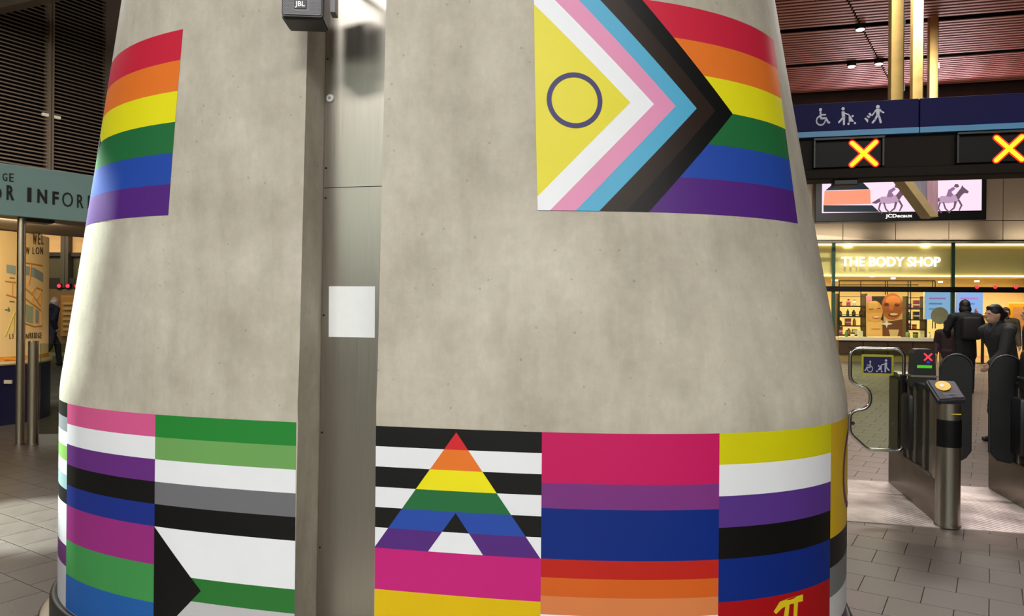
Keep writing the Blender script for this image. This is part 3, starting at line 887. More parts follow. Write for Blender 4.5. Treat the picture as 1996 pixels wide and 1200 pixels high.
        obj('clamp', lathe([(0.016, -0.01), (0.016, 0.01)], 16), mat('clamp_dark', (60, 58, 56), 0.4, 0.5), pane, (xc - 0.02, yp, zc), (PI / 2, 0, 0))
        xc, zc = m2(1744, 826)
        obj('clamp', lathe([(0.016, -0.012), (0.016, 0.012)], 16), STEEL_T, pane, (xc, yp, zc), (PI / 2, 0, 0))
        obj('hinge_block', box(-0.03, 0.02, yp - 0.02, yp + 0.02, 0.55, 1.05, 0.008), BLACK, pane)
    return r
g1 = build_gate(True)
tag(g1, 'steel ticket gate whose glass paddle carries a blue wheelchair sign', 'ticket gate', 'ticket gates in a row')
g2 = build_gate(False)
g2.location = G0 + E_ * 0.83
tag(g2, 'steel ticket gate with black padded paddles, without a glass one', 'ticket gate', 'ticket gates in a row')

# =================================================================== OVERHEAD GATE SIGN
GP = Vector((2.603, 5.48, 0))
def gant(x, y, off=0.0):
    p = at_plane(x, y, GP - N_ * off, N_)
    v = p - GP
    return v.dot(E_), p.z
gs = thing('gate_sign_beam', 'overhead navy gate sign beam with pictograms above two lit crosses', 'sign', (GP.x, GP.y, 2.58), GA)
def gx(x): return gant(x, 300)[0]
xa, xb, xm = gx(1390), gx(2120), gx(1790)
zt_, zs1, zs0, zh0, zl0 = 3.148 - 2.58, 2.940 - 2.58, 2.898 - 2.58, 2.655 - 2.58, 0.0
NAVY = mat('sign_panel_navy', (24, 22, 74), 0.6, 0, 0.05, 2, spec=0.15)
CYAN = mat('sign_strip_blue', (72, 140, 190), 0.4, 0, 0.05, 2)
HOUS = mat('housing_bronze', (27, 20, 14), 0.6, 0.0, 0.12, 3, spec=0.15)
for a, b in ((xa, xm - 0.004), (xm + 0.004, xb)):
    pn = obj('navy_panel', box(a, b, -0.02, 0.10, zs1, zt_, 0.004), NAVY, gs)
    obj('blue_strip', box(a, b, -0.024, 0.10, zs0, zs1 - 0.001), CYAN, gs)
obj('housing', box(xa, xb, 0.02, 0.16, zh0 + 0.005, zs0 - 0.002), HOUS, gs)
obj('lower_lip', box(xa, xb, -0.02, 0.20, zl0, zh0 + 0.004, 0.01), HOUS, gs)
PICT = mat('sign_white_print', (214, 214, 232), 0.5)
def pic_px(st, x0, x1, y0, y1, nm):
    a = gant(x0, y1); b = gant(x1, y0)
    obj(nm, picto(st, -0.023, -0.0195, b[0] - a[0], b[1] - a[1], a[0], a[1] - 2.58), PICT, gs)
pic_px(WHEEL, 1588, 1616.5, 211, 246, 'wheelchair_mark')
pic_px(PUSH, 1632, 1668, 208.5, 246, 'pushchair_mark')
pic_px(LUGG, 1681, 1722, 205.5, 243, 'luggage_mark')
for k, (xl, xr, xc, yc) in enumerate(((1588, 1718, 1683, 299.5), (1866, 2000, 1965.5, 290))):
    a, b = gx(xl), gx(xr)
    dsp = obj('display', box(a, b, -0.010, 0.05, zh0 + 0.012, zs0 - 0.028, 0.006), mat('display_black', (16, 11, 11), 0.5, spec=0.2), gs)
    fr = obj('display_hood', box(a - 0.012, b + 0.012, -0.045, 0.02, zs0 - 0.028, zs0 - 0.014), BLACK, gs)
    obj('display_side', box(a - 0.012, a, -0.035, 0.02, zh0 + 0.012, zs0 - 0.028), BLACK, gs)
    obj('display_side', box(b, b + 0.012, -0.035, 0.02, zh0 + 0.012, zs0 - 0.028), BLACK, gs)
    c = gant(xc, yc); S = 0.192
    R2 = [('l', [(0.08, 0.08), (0.92, 0.92)], 0.25), ('l', [(0.08, 0.92), (0.92, 0.08)], 0.25)]
    cx_ = obj('cross_rim', picto(R2, -0.0125, -0.010, S, S, c[0] - S / 2, c[1] - 2.58 - S / 2), ORANGE_R, dsp)
    R3 = [('l', [(0.08, 0.08), (0.92, 0.92)], 0.155), ('l', [(0.08, 0.92), (0.92, 0.08)], 0.155)]
    obj('cross', picto(R3, -0.0145, -0.0123, S, S, c[0] - S / 2, c[1] - 2.58 - S / 2), ORANGE_E, dsp)
# sensor box under the beam
a, b = gx(1626), gx(1674)
obj('sensor_box', box(a, b, 0.0, 0.12, -0.045, 0.0, 0.008), BLACK, gs)
# hangers that carry the beam from the ceiling
for hx in (xa + 0.1, xb - 0.1):
    obj('hanger', box(hx - 0.03, hx + 0.03, 0.06, 0.12, zt_, 9.6 - 2.58), HOUS, gs)

# =================================================================== CEILING, SLATS, POSTS
CZ = 8.0
ceil = struct(obj('ceiling', box(-30, 32, -14, 40, 9.6, 9.9), mat('ceiling_dark', (10, 7, 7), 0.9, 0, 0.1, 2, spec=0.1)))
CA = math.radians(-14.5)
obj('soffit_board', box(-9, 13, -6.5, 6.0, CZ + 0.07, CZ + 0.12), mat('ceiling_dark', (10, 7, 7)), ceil, (11.5, 17.0, 0), (0, 0, CA))
CE = Vector((math.cos(CA), math.sin(CA), 0)); CN = Vector((-math.sin(CA), math.cos(CA), 0))
SLAT = mat('timber_slat', (196, 122, 112), 0.5, 0, 0.18, 1.5, (0.4, 4, 4))
J0 = at_z(1652, 0, CZ); J1 = at_z(1730, 150, CZ)      # the break in the slats runs along this line
JD = (J1 - J0).normalized()
def cn_of(x, y): return at_z(x, y, CZ).dot(CN)
s1, s2, s3 = cn_of(1677, 50), cn_of(1690, 119), cn_of(1690, 176)
bays = [(s1 - 2 * (s2 - s1), s1 - (s2 - s1)), (s1 - (s2 - s1), s1), (s1, s2), (s2, s3)]
slat_l = mesh_of(box(-8.0, -0.02, -0.046, 0.046, 0, 0.02), 'slat'); slat_l.materials.append(SLAT)
slat_r = mesh_of(box(0.02, 10.0, -0.046, 0.046, 0, 0.02), 'slat'); slat_r.materials.append(SLAT)
for a, b in bays:
    lo, hi = a + 0.20, b - 0.20; n = int((hi - lo) / 0.160) + 1
    for k in range(n):
        v = lo + (hi - lo) * k / (n - 1)
        # point on the joint line with CN coordinate v
        t = (v - J0.dot(CN)) / JD.dot(CN); q = J0 + JD * t
        for me_ in (slat_l, slat_r):
            link('slat', me_, None, ceil, (q.x, q.y, CZ), (0, 0, CA))
# dark beams and pipes past the last bay
for k, (dv, z0_, z1_, hh) in enumerate(((0.25, 7.55, 8.1, 0.30), (0.8, 7.3, 7.5, 0.2), (1.3, 7.0, 7.16, 0.16))):
    v = s3 + dv; t = (v - J0.dot(CN)) / JD.dot(CN); q = J0 + JD * t
    tag(obj('ceiling_beam', box(-7, 9, -hh / 2, hh / 2, z0_, z1_, 0.02), mat('beam_brown', (58, 42, 36), 0.5, 0.1, 0.2, 2), None, (q.x, q.y, 0), (0, 0, CA)),
        ['deep dark brown beam at the end of the slatted ceiling', 'middle brown pipe casing hung past the slatted ceiling', 'lowest brown pipe casing hung past the slatted ceiling'][k], 'beam')
LAMP_E = mat('lamp_white', (255, 252, 236), 0.4, emit=14)
for k, (x, y) in enumerate(((1677, 49), (1660, 122), (1713, 117))):
    p = at_z(x, y, CZ)
    L_ = thing('ceiling_spotlight', ['bright ceiling spotlight in the dark slot by the slat joint, on its own',
                                     'bright ceiling spotlight, one of two, farther from the tall posts',
                                     'bright ceiling spotlight, one of two, close to the tall posts'][k], 'spotlight', (p.x, p.y, CZ), 0, 'ceiling spotlights')
    obj('can', lathe([(0.10, -0.10), (0.11, -0.09), (0.11, 0.12)], 20), BLACK, L_, angle=40)
    obj('bulb', lathe([(0.02, -0.125), (0.07, -0.118), (0.09, -0.102)], 20), LAMP_E, L_, smooth=True)
    spot_light('ceiling_spot_beam', (p.x, p.y, CZ - 0.16), (p.x, p.y + 3.8, 0), 900, math.radians(80), 0.6, (1, 0.93, 0.82), 0.08)
for k, (x, wpx, Y, yb) in enumerate(((1745, 25, 11.4, 330), (1785.5, 20.5, 13.7, 330), (1817, 17, 16.2, 330))):
    p = at_y(x, 200, Y); w = wpx / FPX * Y / 2
    zb_ = at_y(x, yb, Y).z
    zt2 = CZ + 0.12 if k < 2 else CZ + 0.12
    P_ = thing('ceiling_post', ['widest of three gold-lit steel posts hanging from the slatted ceiling', 'middle one of three gold-lit steel posts hanging from the slatted ceiling', 'slimmest of three gold-lit steel posts hanging from the slatted ceiling'][k],
               'post', (p.x, p.y, zb_), GA, 'posts hanging from the ceiling')
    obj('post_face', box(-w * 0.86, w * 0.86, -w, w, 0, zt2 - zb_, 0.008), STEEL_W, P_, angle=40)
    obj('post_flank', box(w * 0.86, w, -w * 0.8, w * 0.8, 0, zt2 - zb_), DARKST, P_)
    for zz in (1.2, 2.2):
        obj('bracket', box(w, w + 0.03, -0.03, 0.03, zz, zz + 0.12), STEEL_T, P_)

# =================================================================== SHOP WALL ON THE RIGHT
WA = math.radians(-5.5)
WP0 = at_z(1700, 704, 0); WE = Vector((math.cos(WA), math.sin(WA), 0)); WN = Vector((-math.sin(WA), math.cos(WA), 0))
def wl(x, y, off=0.0):
    """pixel -> (u along shop wall, z); off = metres in front of the wall (negative = behind)"""
    p = at_plane(x, y, WP0 - WN * off, WN); v = p - WP0
    return v.dot(WE), p.z
def wloc(u, off, z): return WP0 + WE * u - WN * off + Vector((0, 0, z))
wall_r = struct(bpy.data.objects.new('wall_right', None)); COL.objects.link(wall_r)
wall_r.location = WP0; wall_r.rotation_euler = (0, 0, WA)
uL, uR = wl(1540, 600)[0], wl(2100, 600)[0]
zT = wl(1800, 473)[1]; zP = wl(1800, 430)[1]
CLAD = mat('cladding_bronze', (200, 182, 156), 0.5, 0.0, 0.07, 0.8)
obj('backing', box(uL - 1, uR + 1, 0.06, 0.3, zT + 0.02, 9.6), mat('wall_backing', (46, 40, 34), 0.8), wall_r)
obj('plain_wall', box(uL - 15, uL - 0.62, 0.07, 0.3, 0.0, 9.6), CLAD, wall_r)
obj('plain_wall', box(uR + 0.62, uR + 8, 0.07, 0.3, 0.0, 9.6), CLAD, wall_r)
us = [wl(x, 450)[0] for x in (1643, 1743, 1848, 1955)]
step = (us[3] - us[0]) / 3
zrow = [zT + 0.03, zP, zP + 1.75, zP + 3.5, 8.05]
for zr in range(4):
    k0 = -4
    for k in range(k0, 8):
        a = us[0] + k * step
        z1_ = min(zrow[zr + 1], 8.05)
        obj('cladding_panel', box(a + 0.012, a + step - 0.012, 0.0, 0.06, zrow[zr] + 0.01, z1_ - 0.01), CLAD, wall_r)

# --- shop front
zG = zT
win = struct(bpy.data.objects.new('window_1', None)); COL.objects.link(win); win.location = WP0; win.rotation_euler = (0, 0, WA)
GLS = glass_mat('shop_glass', (246, 250, 240), 0.05)
u1, u2 = wl(1625, 560)[0], wl(1858, 560)[0]
zLed = wl(1720, 661)[1]; zBar = wl(1720, 563)[1]
GREENM = mat('mullion_green', (66, 96, 78), 0.35, 0.2)
for a, b, z0_ in ((uL, u1, 0.05), (u1, u2, zLed + 0.04), (u2, uR, zBar)):
    obj('pane', box(a + 0.04, b - 0.04, 0.02, 0.035, z0_, zG), GLS, win)
for u in (uL, u1, u2, uR):
    obj('mullion', box(u - 0.05, u + 0.05, 0.0, 0.07, 0.0, zG), GREENM, win)
BARM = mat('frame_black', (18, 15, 14), 0.45)
obj('transom', box(uL, uR, -0.03, 0.09, zBar - 0.09, zBar + 0.08), BARM, win)
obj('head_frame', box(uL, uR, 0.0, 0.09, zG, zG + 0.04), STEEL_G, win)
# counter under the window
cu0, cu1 = wl(1634, 661)[0], wl(1829, 661)[0]
ct = thing('window_counter', 'white topped counter with dark drawers under the shop window', 'counter', WP0, WA)
obj('worktop', box(cu0, cu1, -0.05, 0.45, zLed - 0.05, zLed + 0.06, 0.01), mat('counter_white', (222, 212, 186), 0.4), ct)
zD0, zD1 = wl(1700, 690)[1], wl(1700, 668)[1]
n = 4
for k in range(n):
    a = cu0 + (cu1 - cu0) * k / n; b = cu0 + (cu1 - cu0) * (k + 1) / n
    dr = obj('drawer', box(a + 0.015, b - 0.015, 0.0, 0.4, zD0, zLed - 0.06), mat('drawer_brown', (66, 50, 32), 0.5, 0, 0.15, 3), ct)
    obj('handle', box((a + b) / 2 - 0.08, (a + b) / 2 + 0.08, -0.02, 0.0, (zD0 + zLed) / 2 - 0.03, (zD0 + zLed) / 2 - 0.01), STEEL_T, dr)
obj('base_board', box(cu0, cu1, 0.05, 0.4, 0.0, zD0 - 0.01), mat('base_tan', (150, 128, 76), 0.5, 0, 0.1, 2), ct)
# interior shell
INT = mat('shop_cream', (232, 208, 150), 0.7, 0, 0.05, 1)
DEP = 3.6
sh = struct(bpy.data.objects.new('wall_shop', None)); COL.objects.link(sh); sh.location = WP0; sh.rotation_euler = (0, 0, WA)
zIC = zBar + 0.75
obj('rear_wall', box(uL - 0.5, uR + 0.5, DEP, DEP + 0.1, 0, zG), INT, sh)
obj('side_wall', box(uL - 0.6, uL - 0.5, 0.1, DEP, 0, zG), INT, sh)
obj('side_wall', box(uR + 0.5, uR + 0.6, 0.1, DEP, 0, zG), INT, sh)
obj('shop_ceiling', box(uL - 0.5, uR + 0.5, 0.1, DEP, zG, zG + 0.1), INT, sh)
obj('shop_floor', box(uL - 0.5, uR + 0.5, 0.0, DEP, -0.01, 0.012), mat('shop_floor_tan', (168, 140, 96), 0.5, 0, 0.08, 1), sh)
# fascia: lit beige band behind the glass with the shop name
zF0, zF1 = wl(1720, 535)[1], zG - 0.05
fa = thing('shop_fascia', 'glowing beige fascia band with white illuminated shop name', 'shop sign', wloc(0, 0, 0), WA)
obj('board', box(uL, uR, 0.35, 0.45, zF0, zF1), mat('fascia_beige', (222, 200, 148), 0.6, 0, 0.06, 0.6), fa)
LEDW = mat('led_warm', (255, 236, 180), 0.5, emit=3.0)
obj('light_strip', box(uL, uR, 0.30, 0.345, zF0 - 0.045, zF0 - 0.0), LEDW, fa)
obj('light_strip', box(uL, uR, 0.30, 0.345, zG - 0.05, zG - 0.02), LEDW, fa)
ta, tb = wl(1640, 519, -0.2), wl(1833, 519, -0.2); th = wl(1700, 500, -0.2)[1] - wl(1700, 519, -0.2)[1]
tm = text_mesh('THE BODY SHOP', 1.0, 0.02, 0.018)
xs = [v.co.x for v in tm.vertices]; ys = [v.co.y for v in tm.vertices]
kx = (tb[0] - ta[0]) / (max(xs) - min(xs)); ky = th / (max(ys) - min(ys))
for v in tm.vertices:
    v.co = ((v.co.x - min(xs)) * kx, (v.co.y - min(ys)) * ky, v.co.z)
link('shop_name', tm, mat('letter_white', (250, 250, 246), 0.5, emit=2.2), fa, (ta[0], 0.20, ta[1]), (PI / 2, 0, 0))
for uu, ll in ((wl(1660, 500)[0], 1), (wl(1813, 500)[0], 1)):
    obj('fascia_lamp', box(uu - 0.12, uu + 0.12, 0.29, 0.33, zG - 0.09, zG - 0.05), mat('lamp_warm', (255, 244, 210), 0.5, emit=8), fa)
# lights of the shop, and hidden window lights added to brighten the poster
for uu in (uL + 1.0, (u1 + u2) / 2, u2 + 1.0, uR - 0.6):
    p = wloc(uu, -1.6, zF0 - 0.1)
    area_light('shop_light', p, (p.x, p.y, 0), 1.6, 1.4, 70, (1.0, 0.84, 0.58))
for uu in (uL + 0.8, (u1 + u2) / 2, u2 + 1.2):
    p = wloc(uu, -0.14, zF0 - 0.08)
    area_light('window_light', p, wloc(uu, -0.75, 1.2), 2.2, 0.12, 24, (1.0, 0.88, 0.68))
    p = wloc(uu, -0.10, zF0 + 0.04)
    area_light('fascia_light', p, wloc(uu, -0.33, zF0 + 0.7), 2.2, 0.08, 1.0, (1.0, 0.9, 0.66))
for k, (x, y) in enumerate(((1741, 541), (1833, 548), (1629, 545), (1904, 547), (1700, 537))):
    u, z = wl(x, y, -1.2)
    o = tag(obj('shop_downlight', lathe([(0.05, -0.04), (0.07, -0.03), (0.07, 0.0)], 14), mat('downlight_white', (255, 246, 220), 0.5, emit=9), None, wloc(u, -1.2, z)),
            'small white downlight under the shop ceiling', 'downlight', 'downlights in the shop')
# lowered ceiling board that carries the downlights
obj('ceiling_board', box(uL, uR, 0.5, DEP, zF0 + 0.02, zF0 + 0.06), INT, sh)
# wall washer added to brighten the cladding above the shop front
ww = tag(obj('added_wall_washer', box(uL, uR, -0.32, -0.24, zG + 0.02, zG + 0.07), STEEL_G, None, WP0, (0, 0, WA)), 'slim added light trough along the top of the shop front', 'light')
for uu in (uL + 1.0, (uL + uR) / 2, uR - 1.0):
    area_light('added_washer_light', wloc(uu, 0.28, zG + 0.09), wloc(uu, 0.0, zG + 0.9), 2.4, 0.06, 8, (1.0, 0.88, 0.72))
# red lights on the transom
for x in (1904, 1939.5, 1980):
    u, z = wl(x, 559, 0.05)
    L_ = thing('red_indicator', 'small round red light on the shop transom bar', 'indicator light', wloc(u, 0.05, z), WA, 'red lights on the transom')
    obj('housing', box(-0.05, 0.05, -0.01, 0.03, -0.06, 0.05, 0.01), BLACK, L_)
    obj('lens', picto([('c', 0, 0, 0.055)], -0.02, -0.008, 1, 1, 0, 0), mat('red_lens', (255, 40, 60), 0.4, emit=2.5), L_)
# poster with two smiling faces: flat print built of thin layered shapes
PO = -0.55
def pm(x, y):
    u, z = wl(x, y, PO); return (u, z)
poster = thing('window_poster', 'tall poster of two smiling faces in the shop window', 'poster', wloc(0, PO, 0), WA)
def pshape(nm, pts, rgb, layer, parent=poster, rr=0.0):
    q = [pm(*p) for p in pts][::-1]
    if rr: q = round_poly(q, rr, 4)
    return obj(nm, prism(q, -0.004 - 0.002 * layer, -0.002 * layer), mat('print_%d_%d_%d' % rgb, rgb, 0.6), parent)
def ell(cx, cy, rx, ry, n=22, rot=0.0):
    return [(cx + rx * math.cos(t) * math.cos(rot) - ry * math.sin(t) * math.sin(rot), cy + rx * math.cos(t) * math.sin(rot) + ry * math.sin(t) * math.cos(rot)) for t in [2 * PI * k / n for k in range(n)]]
pshape('poster_sheet', [(1688, 576), (1759, 576), (1759, 655), (1688, 655)], (206, 160, 104), 0)
pshape('pink_corner', [(1688, 577), (1699, 577), (1699, 586), (1689, 587)], (222, 130, 160), 1)
pshape('dark_hair', [(1699, 577), (1735, 577), (1728, 588), (1722, 600), (1722, 626), (1714, 620), (1710, 592), (1700, 588)], (44, 34, 26), 1)
pshape('face_shade', ell(1739, 597, 21, 26), (176, 96, 50), 2)
pshape('face_light', ell(1741, 586, 15, 10), (216, 126, 64), 3)
pshape('eye_shadow', ell(1728, 593, 5, 3), (104, 52, 36), 3)
pshape('eye_shadow', ell(1748, 594, 5, 3), (104, 52, 36), 3)
pshape('nose', ell(1737, 599, 4.5, 6), (204, 120, 70), 4)
pshape('smile', ell(1741, 613, 10, 4), (112, 50, 36), 4)
pshape('teeth', ell(1742, 612, 8, 2.4), (220, 186, 140), 5)
pshape('face_shade', ell(1705, 607, 15.5, 21), (226, 160, 84), 3)
pshape('face_light', ell(1702, 595, 10, 8), (240, 178, 98), 4)
pshape('eye_line', ell(1698, 602, 5, 0.9), (160, 100, 52), 5)
pshape('eye_line', ell(1713, 601, 4, 0.9), (160, 100, 52), 5)
pshape('smile', ell(1708, 618, 8, 2.8), (190, 104, 66), 5)
pshape('teeth', ell(1708, 617.4, 6.5, 1.6), (240, 206, 160), 6)
pshape('neck', [(1690, 627), (1718, 627), (1720, 655), (1690, 655)], (232, 176, 108), 2)
pshape('chin_line', ell(1707, 641, 10, 1.6), (204, 134, 76), 4)
pshape('dark_arm', [(1720, 628), (1759, 622), (1759, 655), (1720, 655)], (110, 62, 38), 3)
pshape('cream_jar', [(1732, 642), (1752, 642), (1749, 655), (1735, 655)], (214, 176, 132), 4)
pshape('logo_star', [(1728, 622), (1730, 628), (1740, 631), (1730, 633), (1728, 639), (1726, 633), (1716, 631), (1726, 628)], (236, 214, 206), 5)
# lit blue screens
BLUES = mat('blue_screen', (140, 180, 236), 0.5, emit=0.95, screen=True)
for k, (x0, x1, y0, y1) in enumerate(((1803, 1853, 566, 622), (1864, 1916, 566, 622))):
    a = wl(x0, y1, -0.3); b = wl(x1, y0, -0.3)
    s_ = thing('blue_poster', ['blue lit poster screen behind the round window sticker', 'blue lit poster screen behind the tall person in black'][k], 'poster', wloc(0, -0.3, 0), WA)
    obj('screen', box(a[0], b[0], 0, 0.04, a[1], b[1]), BLUES, s_)
    obj('border', box(a[0] - 0.03, a[0], -0.01, 0.05, a[1], b[1]), WHITE, s_)
    for q in range(3):
        zz = b[1] - 0.28 - 0.17 * q
        obj('print_band', box(a[0] + 0.12, b[0] - 0.15 - 0.1 * q, -0.004, 0.0, zz, zz + 0.05), mat('print_violet', (170, 120, 214), 0.5, emit=0.4) if q == 0 else mat('print_blue', (90, 140, 214), 0.5, emit=0.4), s_)
c = wl(1832, 615, 0.0); rr = 16.5 / FPX * WP0.y
stk = tag(obj('round_window_sticker', prism(circle_poly(0, 0, rr, 28), -0.004, 0.0), mat('sticker_sage', (150, 150, 112), 0.6, 0, 0.12, 6), None, wloc(c[0], -0.012, c[1]), (0, 0, WA)),
          'round sage green sticker on the shop window pane', 'sticker')
# hanging wire display rack behind the glass
rk = thing('wire_rack', 'black wire display rack hanging behind the shop window', 'rack', wloc(0, -0.7, 0), WA)
def wbar(x0, y0, x1, y1, r=0.016):
    a, b = wl(x0, y0, -0.7), wl(x1, y1, -0.7)
    obj('rod', tube([(a[0], 0, a[1]), (b[0], 0, b[1])], r, 6), BARM, rk)
for y in (547, 555): wbar(1634, y, 1822 if y == 547 else 1790, y)
for x in (1636, 1678, 1726, 1730, 1770, 1775, 1818, 1823): wbar(x, 547 if x < 1800 else 547, x, 640 if x not in (1726, 1730) else 575)
for y, xa_, xb_ in ((578, 1634, 1687), (596, 1634, 1687), (613, 1634, 1684), (580, 1762, 1802), (600, 1762, 1802)): wbar(xa_, y, xb_, y, 0.012)
# shelves with goods
PNAME = {(86, 120, 60): 'leaf green', (150, 60, 70): 'dark red', (214, 130, 60): 'orange', (226, 206, 160): 'beige', (70, 52, 38): 'dark brown', (190, 90, 110): 'pink', (232, 220, 190): 'cream', (110, 140, 90): 'pale green', (160, 110, 60): 'tan', (60, 90, 70): 'deep green'}
PRODC = [(86, 120, 60), (150, 60, 70), (214, 130, 60), (226, 206, 160), (70, 52, 38), (190, 90, 110), (232, 220, 190), (110, 140, 90), (160, 110, 60), (60, 90, 70)]
def product(u, off, z, kind, rgb, label, grp):
    m1 = mat('goods_%d_%d_%d' % rgb, rgb, 0.35)
    h = random.uniform(0.16, 0.26); r = random.uniform(0.045, 0.07)
    if kind == 0:
        o = thing('bottle', label, 'bottle', wloc(u, off, z), WA, grp)
        obj('bottle_body', lathe([(r * 0.95, 0), (r, 0.01), (r, h * 0.7), (r * 0.4, h * 0.82), (r * 0.4, h * 0.86)], 12), m1, o, smooth=True)
        obj('cap', lathe([(r * 0.5, h * 0.86), (r * 0.5, h)], 12), BLACK, o)
    elif kind == 1:
        o = thing('jar', label, 'jar', wloc(u, off, z), WA, grp)
        obj('jar_body', lathe([(r * 1.1, 0), (r * 1.25, 0.02), (r * 1.25, h * 0.5)], 14), m1, o, smooth=True)
        obj('lid', lathe([(r * 1.3, h * 0.5), (r * 1.3, h * 0.66)], 14), mat('lid_dark', (60, 50, 40), 0.4), o)
    else:
        o = thing('gift_box', label, 'box', wloc(u, off, z), WA, grp)
        obj('carton', box(-r * 1.2, r * 1.2, -r, r, 0, h * 1.1, 0.004), m1, o)
        obj('band', box(-r * 1.22, r * 1.22, -r * 1.02, r * 1.02, h * 0.4, h * 0.55), mat('band_cream', (236, 222, 190), 0.5), o)
SHELFM = mat('shelf_dark', (58, 46, 34), 0.5, 0, 0.1, 4)
def shelving(nm, label, x0, x1, ys_, off, place):
    a0, b0 = wl(x0, 600, off)[0], wl(x1, 600, off)[0]
    r = thing(nm, label, 'shelving', wloc(0, off, 0), WA)
    zz = [wl(1700, y, off)[1] for y in ys_]
    for k in range(2):
        uu = a0 if k == 0 else b0
        obj('side', box(uu - 0.03, uu + 0.03, -0.2, 0.2, 0.015, max(zz) + 0.4), SHELFM, r)
    for z in zz:
        obj('shelf', box(a0, b0, -0.22, 0.2, z - 0.04, z - 0.002), SHELFM, r)
    for i, z in enumerate(zz):
        u = a0 + 0.12
        while u < b0 - 0.1:
            k = random.choice((0, 0, 1, 2))
            cc = random.choice(PRODC)
            product(u, off + 0.05, z, k, cc, '%s %s on the %s shelf of the %s' % (PNAME[cc], ('toiletry bottle', 'cosmetic jar', 'gift box')[k], ('top', 'second', 'third', 'lowest')[i], place), 'goods on the ' + place)
            u += random.uniform(0.17, 0.27)
shelving('goods_shelf', 'dark goods shelving beside the face poster, near the green mullion', 1630, 1684, (596, 616, 634, 652), -1.0, 'shelving by the green mullion')
shelving('goods_shelf', 'dark goods shelving between the face poster and the blue screen', 1763, 1800, (600, 621, 640), -1.1, 'shelving by the blue screen')
# goods standing on the counter
for k in range(13):
    u = cu0 + 0.3 + (cu1 - cu0 - 0.5) * k / 12
    if wl(1686, 650)[0] < u < wl(1762, 650)[0]: continue
    product(u, -0.15 - 0.06 * (k % 2), zLed + 0.062, (0, 1, 2)[k % 3], PRODC[(k * 3) % 10], '%s %s standing on the white counter top' % (PNAME[PRODC[(k * 3) % 10]], ('toiletry bottle', 'cosmetic jar', 'gift box')[k % 3]), 'goods on the counter')
# framed picture and yellow stand further right
a, b = wl(1966, 646, -1.5), wl(2010, 590, -1.5)
fp = thing('framed_picture', 'orange framed warm picture on the shop wall', 'picture', wloc(0, -1.5, 0), WA)
obj('frame', box(a[0], b[0], 0, 0.08, a[1], b[1], 0.02), mat('frame_orange', (232, 160, 30), 0.5), fp)
obj('print', box(a[0] + 0.14, b[0] - 0.14, -0.01, 0.0, a[1] + 0.14, b[1] - 0.14), mat('print_warm', (196, 140, 84), 0.6, 0, 0.3, 4), fp)
obj('wall_fixing', box((a[0] + b[0]) / 2 - 0.1, (a[0] + b[0]) / 2 + 0.1, 0.08, 2.1, (a[1] + b[1]) / 2 - 0.05, (a[1] + b[1]) / 2 + 0.05), SHELFM, fp)
a, b = wl(1908, 704, 0.25), wl(1922, 634, 0.25)
ys = thing('yellow_display_stand', 'bright yellow display stand in the shop doorway beside the person in black', 'display stand', wloc((a[0] + b[0]) / 2, 0.25, 0), WA)
obj('panel', box(-(b[0] - a[0]) / 2, (b[0] - a[0]) / 2, -0.02, 0.02, 0.75, b[1], 0.01), mat('stand_yellow', (226, 170, 10), 0.5), ys)
obj('stem', box(-0.04, 0.04, -0.02, 0.02, 0.02, 0.76), SHELFM, ys)
obj('foot', box(-0.22, 0.22, -0.15, 0.15, 0.0, 0.025), SHELFM, ys)

# =================================================================== ADVERT SCREEN
SA = math.radians(-12)
SP = wloc(wl(1757, 385)[0], 0.75, 0)
SEx = Vector((math.cos(SA), math.sin(SA), 0)); SNy = Vector((-math.sin(SA), math.cos(SA), 0))
def sc(x, y):
    p = at_plane(x, y, SP, SNy); return ((p - SP).dot(SEx), p.z)
cb = sc(1757, 432)
ad = thing('advert_screen', 'wide black framed advert screen showing two racing horses', 'screen', (SP.x, SP.y, 0), SA)
a, b = sc(1588, 436), sc(1924, 338)
zsb, zst = sc(1757, 431)[1], sc(1757, 318)[1]
obj('casing', box(a[0], b[0], 0.0, 0.35, zsb, zst, 0.03), BLACK, ad)
obj('wall_mount', box(-1.2, 1.2, 0.35, 0.70, zsb + 0.3, zst - 0.3), BLACK, ad)
ia, ib = sc(1602, 414)[0], sc(1913, 414)[0]
zi0, zi1 = sc(1757, 412.5)[1], sc(1757, 330)[1]
obj('picture', box(ia, ib, -0.008, 0.0, zi0, zi1), mat('screen_pink', (250, 226, 244), 0.5, emit=1.05, spec=0.2, screen=True), ad)
def spoly(nm, pts, rgb, layer, e=0.35):
    obj(nm, prism([sc(*p) for p in pts][::-1], -0.008 - 0.004 * layer, -0.006 - 0.004 * layer), mat('ad_%d_%d_%d' % rgb, rgb, 0.5, emit=1.0, spec=0.2, screen=True), ad)
spoly('dark_block', [(1605, 413), (1714, 413), (1700, 400), (1605, 400)], (30, 44, 52), 1)
spoly('orange_block', [(1605, 400), (1697, 397), (1696, 370), (1607, 372)], (255, 156, 122), 2, 0.7)
spoly('dark_block', [(1609, 371), (1695, 369), (1682, 356), (1624, 358)], (30, 44, 52), 1)
spoly('orange_block', [(1625, 357), (1680, 354), (1680, 345), (1625, 347)], (255, 156, 122), 2, 0.7)
spoly('dark_block', [(1625, 351), (1664, 349), (1670, 334), (1625, 334)], (34, 30, 30), 3)
HR = (112, 84, 104); HL = (196, 160, 190)
